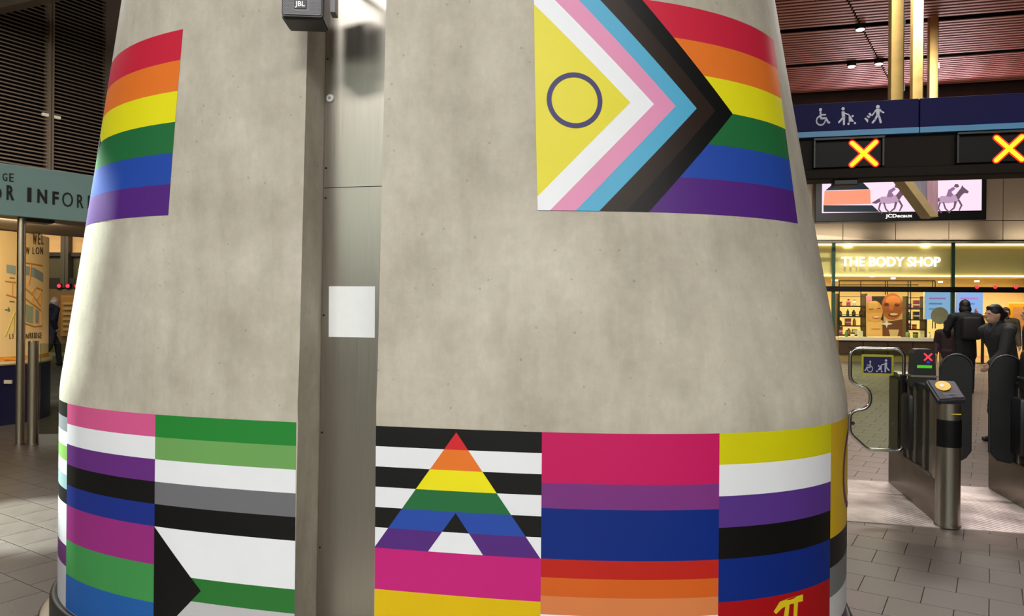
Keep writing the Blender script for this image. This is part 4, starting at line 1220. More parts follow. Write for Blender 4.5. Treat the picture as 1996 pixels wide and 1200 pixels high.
def horse(dx, dy, legs=True):
    T = lambda pts: [(x + dx, y + dy) for x, y in pts]
    spoly('horse_body', T([(0, 12), (6, 6), (24, 6), (36, 2), (46, -8), (52, -6), (54, 0), (48, 2), (42, 10), (38, 18), (20, 20), (6, 20)]), HL, 1, 0.5)
    spoly('horse_neck', T([(34, 4), (45, -10), (47, -15), (50, -11), (60, -3), (58, 1), (51, 0), (45, 6), (40, 14)]), HR, 2, 0.3)
    spoly('horse_tail', T([(2, 9), (-6, 14), (-14, 19), (-4, 20), (4, 16)]), HR, 2, 0.3)
    for pts in ([(6, 18), (2, 30), (8, 38), (6, 40), (-1, 31), (2, 18)], [(12, 18), (16, 30), (24, 38), (22, 40), (13, 31), (9, 18)],
                [(32, 16), (30, 28), (20, 37), (21, 39), (33, 30), (37, 17)], [(38, 14), (44, 24), (40, 34), (42, 35), (48, 24), (42, 13)]):
        spoly('horse_leg', T(pts), HR, 2, 0.3)
    spoly('jockey', T([(16, 6), (20, -6), (30, -12), (34, -8), (26, -2), (30, 4), (24, 8)]), (150, 112, 150), 3, 0.35)
    spoly('jockey_cap', T([(31, -12), (33, -17), (39, -17), (41, -12), (37, -10)]), HR, 3, 0.3)
horse(1712, 377)
horse(1828, 376)
tmj = text_mesh('JCDecaux', 1.0, 0.01, 0.012)
xs = [v.co.x for v in tmj.vertices]; ys = [v.co.y for v in tmj.vertices]
a, b = sc(1726, 426), sc(1778, 416.5)
for v in tmj.vertices: v.co = ((v.co.x - min(xs)) * (b[0] - a[0]) / (max(xs) - min(xs)), (v.co.y - min(ys)) * (b[1] - a[1]) / (max(ys) - min(ys)), v.co.z)
link('maker_name', tmj, mat('maker_white', (250, 250, 245), 0.5, emit=1.2), ad, (a[0], -0.005, a[1]), (PI / 2, 0, 0))

# steel wedge in front of the screen, carried by the posts
WY = 13.7
def wy(x, y): p = at_y(x, y, WY); return p
B0 = at_y(1785, 320, WY)
wd = thing('steel_wedge', 'hanging steel wedge with a pale sloping edge in front of the advert screen', 'bracket', (B0.x, B0.y, B0.z), 0)
def wpoly(pts): return [((at_y(x, y, WY) - B0).x, (at_y(x, y, WY) - B0).z) for x, y in pts][::-1]
obj('pale_edge', prism(wpoly([(1735, 320), (1752, 320), (1763, 345), (1820, 424), (1804, 424), (1745, 345)]), -0.16, 0.16), mat('wedge_beige', (196, 172, 122), 0.5, 0.1, 0.1, 3), wd)
obj('steel_side', prism(wpoly([(1753, 320), (1800, 320), (1800, 400), (1764, 346)]), -0.10, 0.10), mat('wedge_steel', (170, 168, 190), 0.3, 0.4, 0.15, 6, (6, 6, 0.4)), wd)
obj('pink_reflection_side', prism(wpoly([(1801, 320), (1821, 320), (1821, 420), (1801, 402)]), -0.12, 0.12), mat('wedge_pink_reflection', (226, 180, 196), 0.3, 0.3, 0.15, 6, (6, 6, 0.4)), wd)  # pink reflection on the steel, painted as its own strip

# =================================================================== LEFT SIDE: CANOPY, KIOSK, POSTS, LOUVRES
# canopy fascia
c0 = at_y(-2, 317, 8.12); zc1 = c0.z; 
CD = Vector((0.62, 0.785, 0)).normalized(); CNm = Vector((CD.y, -CD.x, 0))      # normal towards the camera
def cf(x, y):
    p = at_plane(x, y, Vector((c0.x, c0.y, 0)), CNm); v = p - Vector((c0.x, c0.y, 0)); return v.dot(CD), p.z
zc0 = cf(0, 418)[1]
CAang = math.atan2(CD.y, CD.x)
cn = thing('canopy_sign', 'pale teal canopy fascia with hand-drawn black lettering above the kiosk', 'sign', (c0.x, c0.y, zc0), CAang)
obj('fascia', box(-1.6, 3.4, 0.0, 0.08, 0, zc1 - zc0, 0.006), mat('teal_fascia', (128, 158, 154), 0.5, 0, 0.05, 1.5), cn)
obj('soffit', box(-1.6, 3.4, 0.08, 2.2, 0.0, 0.05), mat('soffit_grey', (128, 116, 100), 0.6, 0, 0.05, 1), cn)
obj('roof', box(-1.6, 3.4, 0.08, 2.2, zc1 - zc0 - 0.05, zc1 - zc0), mat('soffit_grey', (128, 116, 100)), cn)
LET = mat('lettering_black', (24, 24, 26), 0.5)
def letters(chars, nm):
    """each letter fitted to its own pixel box (x0,x1,ytop,ybottom at its centre)"""
    for ch, x0, x1, yt, yb, wgt in chars:
        me_ = text_mesh(ch, 1.0, 0.004, wgt)
        xs = [v.co.x for v in me_.vertices]; ys = [v.co.y for v in me_.vertices]
        a = cf(x0, yb); b = cf(x1, yt)
        for v in me_.vertices:
            v.co = ((v.co.x - min(xs)) * (b[0] - a[0]) / (max(xs) - min(xs)), (v.co.y - min(ys)) * (b[1] - a[1]) / (max(ys) - min(ys)), v.co.z)
        link('letter', me_, LET, cn, (a[0], -0.003, a[1] - zc0), (PI / 2, 0, 0))
letters([('G', 5, 14, 338, 352, 0.0), ('E', 18, 26.5, 338.5, 353.5, 0.0),
         ('O', -18, 3, 364, 388, 0.02), ('R', 12.5, 27.5, 362, 389, 0.03), ('I', 53, 61, 366, 393, 0.03), ('N', 72.5, 91.5, 370, 395, 0.03), ('F', 102, 114, 374, 398.5, 0.03),
         ('O', 121, 142, 376, 402, -0.005), ('R', 150, 162.5, 380, 404.5, 0.01), ('M', 171, 191, 383, 407, 0.01),
         ('A', 197, 212, 385, 410, 0.01), ('T', 218, 232, 388, 412, 0.01), ('I', 238, 243, 390, 414, 0.01), ('O', 249, 266, 391, 416, 0.0), ('N', 272, 288, 394, 418, 0.01)], 'l')
# kiosk drum
KC = Vector((-7.66, 10.2, 0)); KR = 1.08
ks = thing('map_kiosk', 'round cream kiosk drum with a drawn street map over a navy base', 'kiosk', KC)
zk0, zk1 = 0.84, zc0
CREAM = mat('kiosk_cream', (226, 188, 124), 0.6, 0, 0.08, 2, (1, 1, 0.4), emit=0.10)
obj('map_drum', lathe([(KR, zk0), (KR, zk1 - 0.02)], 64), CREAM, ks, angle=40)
obj('navy_base', lathe([(KR + 0.03, 0.0), (KR + 0.03, zk0 - 0.05)], 64), mat('kiosk_navy', (14, 12, 52), 0.35, 0, 0.1, 2), ks, angle=40)
obj('drum_shelf', lathe([(KR + 0.05, zk0 - 0.05), (KR + 0.06, zk0 - 0.03), (KR + 0.05, zk0)], 64), mat('kiosk_shelf', (206, 176, 130), 0.4), ks, angle=40)
obj('orange_band', lathe([(KR + 0.004, zk0), (KR + 0.004, zk0 + 0.06)], 64), mat('map_orange', (226, 150, 40), 0.6), ks, angle=40)
def kpt(an, z, off=0.006): return ((KR + off) * math.cos(an), (KR + off) * math.sin(an), z)
def kiosk_an(x, y):
    """pixel -> angle, z on the drum"""
    d = ray(x, y); o = Vector((0, 0, EYE)) - KC
    A = d.x ** 2 + d.y ** 2; B = 2 * (o.x * d.x + o.y * d.y); C = o.x ** 2 + o.y ** 2 - KR ** 2
    D = max(0.0, B * B - 4 * A * C); t = (-B - math.sqrt(D)) / (2 * A); p = o + d * t
    return math.atan2(p.y, p.x), p.z
def kline(pts, w, rgb, nm='map_road'):
    m_ = mat('map_%d_%d_%d' % rgb, rgb, 0.6)
    bm = bmesh.new(); P = [kiosk_an(*p) for p in pts]
    Q = []
    for (a, za), (b, zb2) in zip(P[:-1], P[1:]):
        n = 6
        for k in range(n): Q.append((a + (b - a) * k / n, za + (zb2 - za) * k / n))
    Q.append(P[-1])
    b_tube(bm, [kpt(a, z, 0.002) for a, z in Q], w, 5)
    obj(nm, bm, m_, ks)
def kpatch(pts, rgb, nm='map_area'):
    bm = bmesh.new(); bm.faces.new([bm.verts.new(kpt(*kiosk_an(*p), 0.008)) for p in pts])
    obj(nm, bm, mat('map_%d_%d_%d' % rgb, rgb, 0.6), ks)
OR = (214, 150, 70)
kpatch([(12, 515), (30, 518), (30, 535), (12, 531)], (150, 160, 152), 'map_river')
kpatch([(46, 517), (66, 522), (66, 540), (46, 534)], (150, 160, 152), 'map_river'); kpatch([(66, 522), (83, 532), (83, 550), (66, 540)], (150, 160, 152), 'map_river')
kpatch([(48, 592), (64, 598), (63, 630), (50, 626)], (164, 168, 130)); kpatch([(68, 602), (75, 606), (74, 630), (68, 628)], (160, 165, 150))
for pts in ([(10, 548), (30, 550)], [(24, 548), (24, 574)], [(12, 574), (32, 580)], [(46, 560), (60, 572), (78, 596)], [(46, 580), (62, 592), (80, 606)],
            [(55, 555), (58, 540), (60, 512)], [(60, 572), (70, 560), (82, 566)], [(70, 585), (78, 572)], [(48, 512), (82, 518)], [(48, 630), (66, 636), (82, 634)], [(66, 560), (62, 592)], [(78, 560), (80, 640)]):
    kline(pts, 0.011, OR)
for pts in ([(10, 655), (22, 624), (29, 608)], [(26, 648), (27, 615)]): kline(pts, 0.010, (206, 186, 70))
kline([(8, 700), (30, 701)], 0.02, (226, 150, 40)); kline([(48, 698), (84, 694)], 0.006, (214, 170, 110))
def kletters(s, pxs, yt, yb):
    for ch, (x0, x1) in zip(s, pxs):
        me_ = text_mesh(ch, 1.0, 0.003, 0.0)
        xs = [v.co.x for v in me_.vertices]; ys_ = [v.co.y for v in me_.vertices]
        a0, z0_ = kiosk_an(x0, yb); a1, z1_ = kiosk_an(x1, yt)
        for v in me_.vertices:
            fx = (v.co.x - min(xs)) / (max(xs) - min(xs)); fy = (v.co.y - min(ys_)) / (max(ys_) - min(ys_))
            v.co = kpt(a0 + (a1 - a0) * fx, z0_ + (z1_ - z0_) * fy, 0.004 + v.co.z)
        link('map_letter', me_, mat('map_ink', (84, 60, 36), 0.6), ks)
kletters('WEL', [(63.5, 71), (73.5, 78), (80.5, 84)], 455, 476)
kletters('WLON', [(50, 57), (63, 67), (69, 76), (78, 83)], 482, 495)
kletters('LON', [(18, 21), (23, 26), (50, 55)], 650, 660); kletters('BRIDGE', [(57, 60), (61.5, 64.5), (66, 67.5), (69, 72), (73.5, 76.5), (78, 80.5)], 648, 659)
for x, y in ((23, 540), (23, 586), (14, 602)):
    kpatch([(x - 5, y), (x + 5, y + 1), (x + 5, y + 3), (x - 5, y + 2)], (120, 96, 60), 'map_caption')
kpatch([(15, 598), (18, 600), (18, 607), (14, 606)], (90, 130, 80), 'map_tree')
obj('ledge_lamp', box(-0.02, 0.30, -0.36, -0.12, -0.09, -0.03, 0.02), BLACK, cn, Vector((0.30, 0.45, 0.05)))
obj('card_slot', box(0, 0.09, -0.012, 0.02, 0, 0.045), mat('slot_cream', (216, 200, 166), 0.5), ks, Vector(kpt(kiosk_an(6, 743)[0], kiosk_an(6, 747)[1], 0.03)))
# steel posts
for k, (x, yb, yt, wpx, lab) in enumerate(((38.5, 866, 425, 15, 'tall round steel post holding up the teal canopy'), (63.5, 866, 664, 18, 'short round steel barrier post at the end of glass barrier'))):
    b = at_z(x, yb, 0.0); h = at_y(x, yt, b.y).z if k else zc0 - 0.002
    r = wpx / FPX * b.y / 2
    P_ = thing('steel_post', lab, 'post', (b.x, b.y, 0))
    obj('shaft', lathe([(r, 0), (r, h - 0.004), (r - 0.004, h)], 28), mat('post_steel', (176, 162, 142), 0.3, 1.0, 0.05, 5, (1, 1, 0.2)), P_, angle=40)
    obj('base_flange', lathe([(r * 1.25, 0), (r * 1.25, 0.012), (r, 0.016)], 28), STEEL_G, P_, angle=40)
    if k: SB = b; SH = h
gb = thing('glass_barrier', 'clear glass barrier panel beside the short steel post', 'glass barrier', (SB.x, SB.y, 0), math.radians(12))
obj('glass_panel', box(0.07, 1.75, -0.008, 0.008, 0.12, SH - 0.03), glass_mat('barrier_glass', (222, 232, 226), 0.10), gb)
obj('bottom_rail', box(0.07, 1.75, -0.02, 0.02, 0.0, 0.12), STEEL_G, gb)
# louvre wall
LV0 = at_y(-12, 300, 16.0); LD = Vector((0.47, 0.88, 0)).normalized(); LN = Vector((LD.y, -LD.x, 0)); LA = math.atan2(LD.y, LD.x)
def lv(x, y):
    p = at_plane(x, y, Vector((LV0.x, LV0.y, 0)), LN); return (p - Vector((LV0.x, LV0.y, 0))).dot(LD), p.z
lw = struct(bpy.data.objects.new('wall_left', None)); COL.objects.link(lw); lw.location = (LV0.x, LV0.y, 0); lw.rotation_euler = (0, 0, LA)
uj = lv(98, 200)[0]; ue = lv(206, 200)[0]
z_lo = lv(150, 342)[1] - 0.5; z_hi = 9.45
obj('louvre_backing', box(-3, ue, 0.16, 0.25, z_lo, 9.6), mat('louvre_black', (18, 14, 12), 0.8), lw)
LOUV = mat('louvre_brown', (166, 146, 126), 0.45, 0.3, 0.08, 2, (0.3, 3, 3))
pitch = 0.087
nsl = int((z_hi - z_lo) / pitch)
def slat_me(w):
    bm = bmesh.new()
    v = [bm.verts.new(p) for p in ((0, 0.0, 0.0), (w, 0.0, 0.0), (w, 0.0, 0.030), (0, 0.0, 0.030), (0, 0.13, 0.05), (w, 0.13, 0.05), (w, 0.13, 0.062), (0, 0.13, 0.062))]
    for q in ((0, 1, 2, 3), (4, 7, 6, 5), (0, 4, 5, 1), (3, 2, 6, 7), (0, 3, 7, 4), (1, 5, 6, 2)): bm.faces.new([v[i] for i in q])
    me_ = mesh_of(bm, 'louvre'); me_.materials.append(LOUV); return me_
sl1, sl2 = slat_me(3 + uj - 0.05), slat_me(ue - uj - 0.05)
for k in range(nsl):
    z = z_lo + k * pitch
    link('louvre_slat', sl1, None, lw, (-3, 0, z)); link('louvre_slat', sl2, None, lw, (uj + 0.05, 0, z))
for du in (-0.035, 0.035): obj('louvre_mullion', box(uj + du - 0.022, uj + du + 0.022, -0.06, 0.16, z_lo, z_hi), LOUV, lw)
obj('head_beam', box(-3, ue, -0.10, 0.2, z_hi, 9.6), mat('beam_grey', (112, 100, 88), 0.5, 0, 0.06, 2), lw)
obj('side_panel', box(ue + 0.02, ue + 2.4, 0.05, 0.3, z_lo, 9.6), mat('panel_grey', (140, 127, 115), 0.6, 0, 0.08, 1), lw)
for k in range(2): obj('panel_spotlight', box(1.0 + 0.25 * k, 1.15 + 0.25 * k, -0.05, 0.02, 5.9, 5.96), mat('dim_lamp', (220, 206, 180), 0.5, emit=0.4), lw)
p = at_z(0, 22, 7.6)
tag(obj('concourse_beam', box(-4, 5, -0.12, 0.12, 0, 0.42, 0.01), mat('beam_grey', (112, 100, 88), 0.5, 0, 0.06, 2), None, (p.x, p.y, 7.6), (0, 0, math.radians(-23))),
    'grey steel beam crossing above the louvred wall', 'beam')
# shop front far behind on the left
BY = 23.0
def bp(x, y, Y=BY): p = at_y(x, y, Y); return p.x, p.z
bk = struct(bpy.data.objects.new('wall_rear', None)); COL.objects.link(bk); bk.location = (0, BY, 0)
xl, xr = bp(-60, 500)[0], bp(420, 500)[0]
obj('backing', box(xl, xr, 0.5, 0.7, 0, 5.2), mat('rear_dark', (60, 52, 40), 0.7, 0, 0.1, 1), bk)
obj('upper_wall', box(xl - 6, xr + 6, 0.5, 0.7, 5.2, 9.6), mat('rear_upper', (92, 82, 70), 0.7, 0, 0.1, 1), bk)
zz0, zz1 = bp(100, 491)[1], bp(100, 450)[1]
for k, (x0, x1) in enumerate(((60, 118), (134, 180), (190, 240))):
    a, b = bp(x0, 470)[0], bp(x1, 470)[0]
    obj('lit_window', box(a, b, 0.2, 0.3, zz0, zz1), mat('lit_amber', (214, 168, 108), 0.6, 0, 0.25, 1.2, (0.5, 1, 3), emit=0.35), bk)
    obj('transom', box(a, b, 0.1, 0.3, zz0 - 0.12, zz0), mat('rear_frame', (46, 42, 36), 0.5), bk)
    obj('olive_panel', box(a, b, 0.25, 0.35, bp(100, 541)[1], zz0 - 0.12), mat('olive', (92, 86, 60), 0.5, 0, 0.1, 1), bk)
for x0, x1 in ((118, 126), (127, 133), (180, 190)):
    a, b = bp(x0, 470)[0], bp(x1, 470)[0]
    obj('mullion', box(a, b, 0.0, 0.3, bp(100, 560)[1], zz1), mat('rear_mullion', (84, 78, 66), 0.5), bk)
obj('lintel', box(xl, xr, -0.1, 0.4, zz1, zz1 + 0.7), mat('rear_lintel', (70, 62, 52), 0.6), bk)
obj('dark_band', box(xl, xr, 0.05, 0.35, bp(100, 563)[1], bp(100, 541)[1]), mat('rear_frame', (46, 42, 36)), bk)
obj('tan_wall', box(xl, xr, 0.0, 0.3, 0.02, bp(100, 563)[1]), mat('rear_tan', (128, 104, 66), 0.55, 0, 0.15, 1.2), bk)
obj('pale_kerb', box(xl, xr, -0.12, 0.0, 0.0, 0.10), mat('rear_kerb', (176, 160, 130), 0.5), bk)
a0, b0 = bp(121, 655), bp(153, 576)
lf = thing('leaflet_board', 'tan framed leaflet board on the far wall behind the walking man', 'notice board', (0, BY, 0))
obj('frame', box(a0[0], b0[0], -0.10, -0.002, a0[1], b0[1], 0.02), mat('board_frame', (176, 124, 60), 0.5), lf)
for k in range(6):
    z = a0[1] + 0.18 + (b0[1] - a0[1] - 0.3) * k / 6
    obj('leaflet_row', box(a0[0] + 0.10, b0[0] - 0.08, -0.14, -0.10, z, z + 0.07), mat('leaflet_cream', (186, 164, 112), 0.6), lf)
for x in (115, 132, 149):
    p = at_y(x, 557, BY - 0.05)
    L_ = thing('red_lamp', 'small red light on the dark band of the far wall', 'indicator light', (p.x, p.y, p.z), 0, 'red lights on the far wall')
    obj('casing', box(-0.07, 0.07, 0.0, 0.09, -0.10, 0.08, 0.01), BLACK, L_)
    obj('lens', picto([('c', 0, 0, 0.055)], -0.012, 0.002, 1, 1, 0, 0), mat('red_lens', (255, 40, 60), 0.4, emit=2.5), L_)
area_light('rear_shop_light', (bp(110, 470)[0], BY - 2.0, 4.0), (bp(110, 470)[0], BY, 1.0), 3, 1, 60, (1, 0.82, 0.55))


# added: hidden uplight on the advert screen for the slats, warm canopy lamp for the kiosk
obj('added_uplight_trough', box(-2.2, 2.2, 0.1, 0.3, zst, zst + 0.08), BLACK, ad)
area_light('added_screen_uplight', (SP.x, SP.y + 0.2, zst + 0.12), (SP.x, SP.y - 3.5, 8.0), 4.2, 0.15, 220, (1.0, 0.74, 0.76))
p = Vector((c0.x, c0.y, 0)) + CD * 0.3 - CNm * 0.35
area_light('added_canopy_lamp', (p.x, p.y, zc0 - 0.06), (KC.x + 0.5, KC.y - 0.8, 1.2), 0.9, 0.12, 22, (1.0, 0.84, 0.58))

# fixtures for the added ceiling panels, all out of view
for k, (cx_, cy_, pw_) in enumerate(FILL_PANELS):
    L_ = thing('added_ceiling_light', 'added, unseen white ceiling light panel ' + ('of the hall end with the tall windows', 'of the hall end with the tall windows', 'of the hall end with the tall windows', 'above the map kiosk', 'above the ticket gates', 'between the ticket gates and the shop')[k], 'ceiling light', (cx_, cy_, 7.82), 0, 'added concourse ceiling lights')
    bm = bmesh.new()
    for a in ((-1.95, -1.85, -1.0, 1.0), (1.85, 1.95, -1.0, 1.0), (-1.85, 1.85, -1.0, -0.9), (-1.85, 1.85, 0.9, 1.0)): b_box(bm, *a, -0.02, 0.14)
    obj('frame', bm, mat('fixture_grey', (130, 130, 130), 0.5), L_)
    obj('diffuser', box(-1.85, 1.85, -0.9, 0.9, 0.06, 0.1), mat('diffuser_white', (255, 252, 244), 0.5, emit=3.0), L_)
    obj('drop_rod', box(-0.03, 0.03, -0.03, 0.03, 0.1, 1.78), mat('fixture_grey', (130, 130, 130)), L_)


# the rest of the hall: side and end walls, unseen window band added for front daylight and the strip's reflection
ENDW = mat('hall_wall', (120, 104, 88), 0.7, 0, 0.08, 0.6)
struct(obj('wall_side', box(-30, -29.7, -14, 40, 0, 9.7), ENDW)); struct(obj('wall_side', box(31.7, 32, -14, 40, 0, 9.7), ENDW))
struct(obj('wall_end', box(-30, 32, 39.7, 40, 0, 9.7), ENDW))
struct(obj('wall_front', box(-30, 32, -14, -13.7, 0, 3.5), ENDW))
struct(obj('wall_front', box(-30, 32, -14, -13.7, 6.5, 9.7), ENDW))
struct(obj('wall_front', box(8, 32, -14, -13.7, 3.5, 6.5), ENDW))
for k in range(14):
    x = -28 + k * 2.7
    w_ = struct(bpy.data.objects.new('window_%d' % (k + 2), None)); COL.objects.link(w_); w_.location = (x, -13.85, 3.5)
    obj('mullion', box(-0.06, 0.06, -0.1, 0.1, 0, 3.0), BARM, w_)
    obj('pane', box(0.06, 2.64, -0.01, 0.01, 0, 3.0), GLS, w_)

# =================================================================== PEOPLE
def remesh(bm, voxel, smooth=4):
    me_ = bpy.data.meshes.new('r'); bm.to_mesh(me_); bm.free()
    o = bpy.data.objects.new('r', me_); COL.objects.link(o)
    md = o.modifiers.new('r', 'REMESH'); md.mode = 'VOXEL'; md.voxel_size = voxel
    ms = o.modifiers.new('s', 'SMOOTH'); ms.iterations = smooth; ms.factor = 0.5
    dg = bpy.context.evaluated_depsgraph_get()
    out = bpy.data.meshes.new_from_object(o.evaluated_get(dg))
    bpy.data.objects.remove(o); bpy.data.meshes.remove(me_)
    for p_ in out.polygons: p_.use_smooth = True
    return out
def ball(bm, c, r, sc=(1, 1, 1)):
    m_ = Matrix.Translation(c) @ Matrix.Diagonal((r * sc[0], r * sc[1], r * sc[2], 1))
    bmesh.ops.create_icosphere(bm, subdivisions=2, radius=1.0, matrix=m_)
def limb(bm, pts, flat=1.0):
    """chain of (point, radius); overlapping spheres fused by remeshing"""
    for (a, ra), (b, rb) in zip(pts[:-1], pts[1:]):
        a, b = Vector(a), Vector(b); n = max(2, int((b - a).length / (min(ra, rb) * 0.45)))
        for k in range(n + 1):
            t = k / n; ball(bm, a.lerp(b, t), ra + (rb - ra) * t, (1, flat, 1))
def person(label, loc, facing, cfg):
    """faces +y locally; joints given in cfg, built as one fused body with clothes as children"""
    g = lambda k, d: cfg.get(k, d)
    H = g('height', 1.72); S = H / 1.72
    r = thing('person', label, 'person', loc, facing)
    lean = g('lean', 0.0)
    hip = Vector((0, 0, 0.93)); che = Vector((0, lean * 0.7, 1.34)); nk = Vector((0, lean, 1.47)); hd = Vector((0, lean + 0.04, 1.60))
    arms, legs = g('arms', None), g('legs', None)
    if arms is None: arms = [[(-0.20, lean, 1.40), (-0.25, lean - 0.02, 1.13), (-0.25, lean + 0.08, 0.88)], [(0.20, lean, 1.40), (0.25, lean - 0.02, 1.13), (0.25, lean + 0.08, 0.88)]]
    if legs is None: legs = [[(-0.09, 0, 0.90), (-0.10, 0.02, 0.48), (-0.10, 0, 0.09)], [(0.09, 0, 0.90), (0.10, 0.02, 0.48), (0.10, 0, 0.09)]]
    SK = mat('skin_%d_%d_%d' % g('skin', (198, 148, 118)), g('skin', (198, 148, 118)), 0.55)
    # body
    bm = bmesh.new()
    for k in range(9):
        t = k / 8; p_ = hip.lerp(che, t); ball(bm, p_, 0.13 + 0.02 * t, (1.12, 0.78, 1))
    limb(bm, [(che, 0.11), (nk, 0.06), (hd - Vector((0, 0.03, 0.06)), 0.055)])
    ball(bm, hd, 0.1, (0.80, 0.97, 1.16)); ball(bm, hd + Vector((0, 0.035, -0.055)), 0.07, (0.82, 0.9, 0.95))      # skull and jaw
    ball(bm, hd + Vector((0, 0.105, -0.02)), 0.020, (0.8, 1.1, 1.3)); ball(bm, hd + Vector((0, 0.094, -0.065)), 0.018, (1.5, 0.7, 0.6))   # nose, mouth
    ball(bm, hd + Vector((0, 0.090, 0.02)), 0.03, (1.6, 0.5, 0.5))
    for s_ in (-1, 1): ball(bm, hd + Vector((s_ * 0.083, -0.005, -0.01)), 0.028, (0.35, 0.8, 1.15))          # ears
    for A in arms: limb(bm, [(A[0], 0.06), (A[1], 0.045), (A[2], 0.030)])
    for L_ in legs: limb(bm, [(L_[0], 0.085), (L_[1], 0.058), (L_[2], 0.040)])
    for A in arms:      # hands: palm, four fingers, thumb
        w = Vector(A[2]); d = (w - Vector(A[1])).normalized(); side = Vector((0, 1, 0)) - d * d.y; side.normalize()
        pal = w + d * 0.07
        limb(bm, [(w, 0.026), (w + d * 0.04, 0.032), (pal, 0.032)], 0.9)
        nrm = d.cross(side).normalized()
        for q, ln in enumerate((0.062, 0.074, 0.070, 0.052)):
            b0 = pal + side * (0.030 - 0.020 * q); b1 = b0 + d * ln * 0.55; b2 = b1 + d * ln * 0.40 + nrm * (0.018 if w.x < 0 else -0.018)
            limb(bm, [(b0, 0.0105), (b1, 0.0095), (b2, 0.0085)])
        limb(bm, [(w + d * 0.025 + side * 0.022, 0.013), (w + d * 0.055 + side * 0.048, 0.011), (w + d * 0.085 + side * 0.052, 0.009)])
    link('body', remesh(bm, 0.009, 3), SK, r)
    # eyes
    for s_ in (-1, 1):
        bm = bmesh.new(); ball(bm, hd + Vector((s_ * 0.032, 0.090, 0.008)), 0.011, (1.2, 0.6, 0.7))
        obj('eye', bm, mat('eye_dark', (40, 30, 26), 0.3), r, smooth=True)
    # hair
    HM = mat('hair_%d_%d_%d' % g('hair', (34, 24, 20)), g('hair', (34, 24, 20)), 0.6, 0, 0.15, 30)
    bm = bmesh.new()
    if not g('bald', False):
        ball(bm, hd + Vector((0, -0.016, 0.030)), 0.108, (0.86, 0.98, 1.02))
        ball(bm, hd + Vector((0, 0.055, 0.085)), 0.045, (1.3, 0.8, 0.6))
    else:
        ball(bm, hd + Vector((0, -0.03, -0.01)), 0.098, (0.88, 0.82, 0.75))
    if g('bun', False):
        ball(bm, hd + Vector((0, -0.13, 0.0)), 0.055, (1, 1.1, 1)); ball(bm, hd + Vector((0, -0.06, -0.05)), 0.07, (1.0, 1.1, 1))
    if g('hood', False):
        ball(bm, hd + Vector((0, -0.03, -0.05)), 0.12, (0.9, 0.8, 0.9))
    link('hair', remesh(bm, 0.012, 3), HM, r)
    # coat
    CM = mat('coat_%d_%d_%d' % g('coat', (20, 20, 24)), g('coat', (20, 20, 24)), 0.8, 0, 0.12, 12, bump=0.2, bscale=40)
    bm = bmesh.new(); cl = g('coat_len', 0.62)
    base = Vector((0, lean * 0.1 - 0.02, cl)); fl = g('flare', 1.0)
    for k in range(10):
        t = k / 9; p_ = base.lerp(hip, t); ball(bm, p_, 0.175 * (fl + (1 - fl) * t), (1.08, 0.86, 0.8))
    for k in range(9):
        t = k / 8; p_ = hip.lerp(che, t); ball(bm, p_, 0.170 + 0.012 * t, (1.10, 0.80, 1))
    for s_ in (-1, 1): limb(bm, [(che + Vector((s_ * 0.06, 0, 0.05)), 0.11), (che + Vector((s_ * 0.17, 0, 0.07)), 0.085)])
    limb(bm, [(che + Vector((0, -0.01, 0.08)), 0.10), (nk + Vector((0, -0.015, 0.01)), 0.078)])
    for A in arms: limb(bm, [(A[0], 0.085), (A[1], 0.068), (A[2], 0.052)])
    link('coat', remesh(bm, 0.013, 4), CM, r)
    # trousers
    TM = mat('trousers_%d_%d_%d' % g('legs_col', (24, 24, 30)), g('legs_col', (24, 24, 30)), 0.8, 0, 0.1, 12)
    bm = bmesh.new()
    ball(bm, hip - Vector((0, 0, 0.03)), 0.155, (1.1, 0.85, 0.7))
    for L_ in legs: limb(bm, [(L_[0], 0.10), (L_[1], 0.078), (Vector(L_[2]) + Vector((0, 0, 0.01)), 0.062)])
    link('trousers', remesh(bm, 0.013, 4), TM, r)
    for L_ in legs:
        f = Vector(L_[2]); bm = bmesh.new(); up = f.z - 0.09
        limb(bm, [(f + Vector((0, -0.03, -0.045)), 0.045), (f + Vector((0, 0.07, -0.052)), 0.040), (f + Vector((0, 0.13, -0.055)), 0.034)])
        link('shoe', remesh(bm, 0.011, 2), mat('shoe_black', (20, 18, 18), 0.5), r)
    if g('bag', None):
        bm = bmesh.new(); b_box(bm, -0.16, 0.16, -0.30, -0.13, 1.0, 1.42, 0.05, 3)
        obj('backpack', bm, mat('bag_%d_%d_%d' % g('bag', 0), g('bag', 0), 0.7, 0, 0.1, 10), r, angle=50)
    if g('collar', None):
        bm = bmesh.new(); limb(bm, [(nk + Vector((-0.05, 0.05, 0)), 0.03), (nk + Vector((0, 0.09, -0.10)), 0.03)]); limb(bm, [(nk + Vector((0.05, 0.05, 0)), 0.03), (nk + Vector((0, 0.09, -0.10)), 0.03)])
        link('collar', remesh(bm, 0.012, 2), mat('collar_col', g('collar', 0), 0.8), r)
    for ch in r.children: ch.scale = (S, S, S)
    return r
def on_floor(x, Y):
    p = at_y(x, 700, Y); return (p.x, p.y, 0)
walkL = [[(-0.09, 0, 0.90), (-0.10, 0.20, 0.52), (-0.10, 0.24, 0.09)], [(0.09, 0, 0.90), (0.10, -0.06, 0.48), (0.10, -0.34, 0.14)]]
walkA = lambda ln: [[(-0.20, ln, 1.40), (-0.25, ln - 0.16, 1.15), (-0.24, ln - 0.16, 0.88)], [(0.20, ln, 1.40), (0.25, ln + 0.02, 1.13), (0.24, ln + 0.22, 0.98)]]
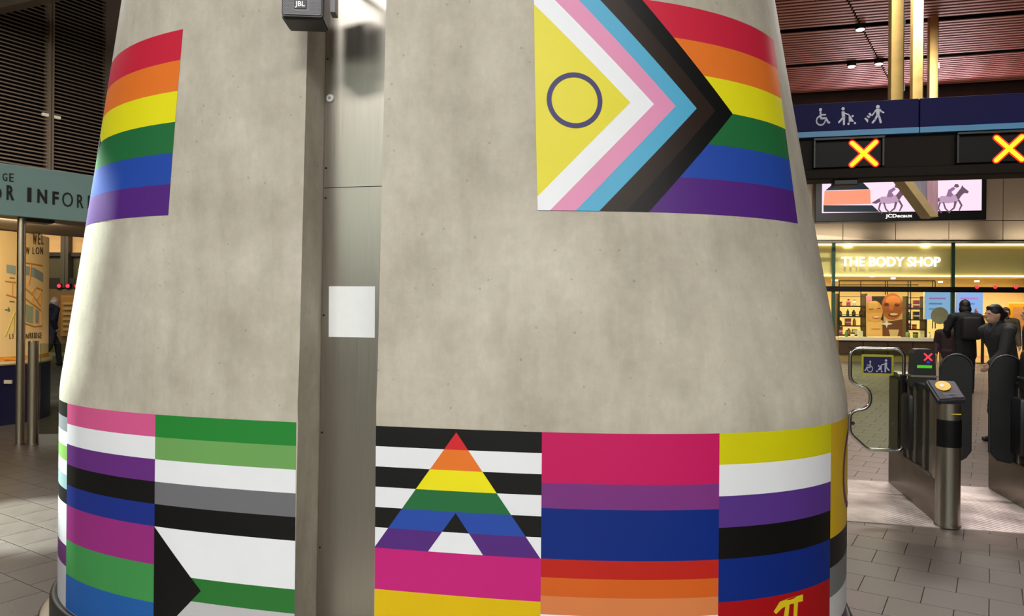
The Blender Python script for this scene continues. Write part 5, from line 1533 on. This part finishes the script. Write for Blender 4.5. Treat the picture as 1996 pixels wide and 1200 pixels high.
# walking man on the left, going away to the right
person('elderly walking man in a dark navy jacket by the far leaflet board', on_floor(98, 19.0), math.radians(-38),
       dict(height=1.80, coat=(16, 18, 40), coat_len=0.80, legs_col=(36, 34, 38), hair=(190, 180, 170), bald=True, lean=0.05, legs=walkL,
            arms=[[(-0.21, 0.05, 1.40), (-0.27, -0.04, 1.15), (-0.22, 0.06, 0.92)], [(0.21, 0.05, 1.40), (0.30, -0.06, 1.16), (0.20, 0.05, 0.95)]]))
# tall person in black at the shop door, seen from behind
person('tall person in black with a backpack, seen from behind at the shop door', on_floor(1881, 14.5), math.radians(-8),
       dict(height=1.83, coat=(14, 12, 14), coat_len=0.70, legs_col=(14, 14, 18), hair=(14, 12, 12), hood=True, bag=(20, 18, 20), skin=(150, 100, 80),
            arms=[[(-0.22, 0, 1.40), (-0.31, 0.02, 1.16), (-0.20, 0.22, 1.05)], [(0.22, 0, 1.40), (0.33, 0.05, 1.20), (0.28, 0.16, 1.44)]]))
# woman walking to the left through the aisle
person('woman walking in a dark grey coat, black hair tied back, beyond the gates', on_floor(1960, 9.3), math.radians(97),
       dict(height=1.69, coat=(46, 46, 48), coat_len=0.36, flare=1.25, legs_col=(20, 20, 24), hair=(18, 14, 14), bun=True, lean=0.13, legs=walkL, skin=(206, 160, 136), collar=(60, 62, 72),
            arms=[[(-0.20, 0.13, 1.38), (-0.25, 0.24, 1.12), (-0.23, 0.40, 0.98)], [(0.20, 0.13, 1.38), (0.26, -0.06, 1.14), (0.26, -0.18, 0.88)]]))
person('person in a black jacket and grey trousers behind the woman in grey', on_floor(2016, 9.9), math.radians(70),
       dict(height=1.70, coat=(12, 12, 15), coat_len=0.84, legs_col=(104, 100, 102), hair=(16, 14, 14), legs=walkL))
person('brown-haired person in an olive coat standing inside the shop doorway', on_floor(1959, 16.5), math.radians(160),
       dict(height=1.70, coat=(70, 62, 44), coat_len=0.70, legs_col=(50, 44, 40), hair=(84, 56, 40)))
person('person in a maroon coat and khaki trousers, left of the person in black', on_floor(1846, 15.6), math.radians(150),
       dict(height=1.42, coat=(44, 26, 28), coat_len=0.78, legs_col=(134, 116, 74), hair=(30, 22, 20)))
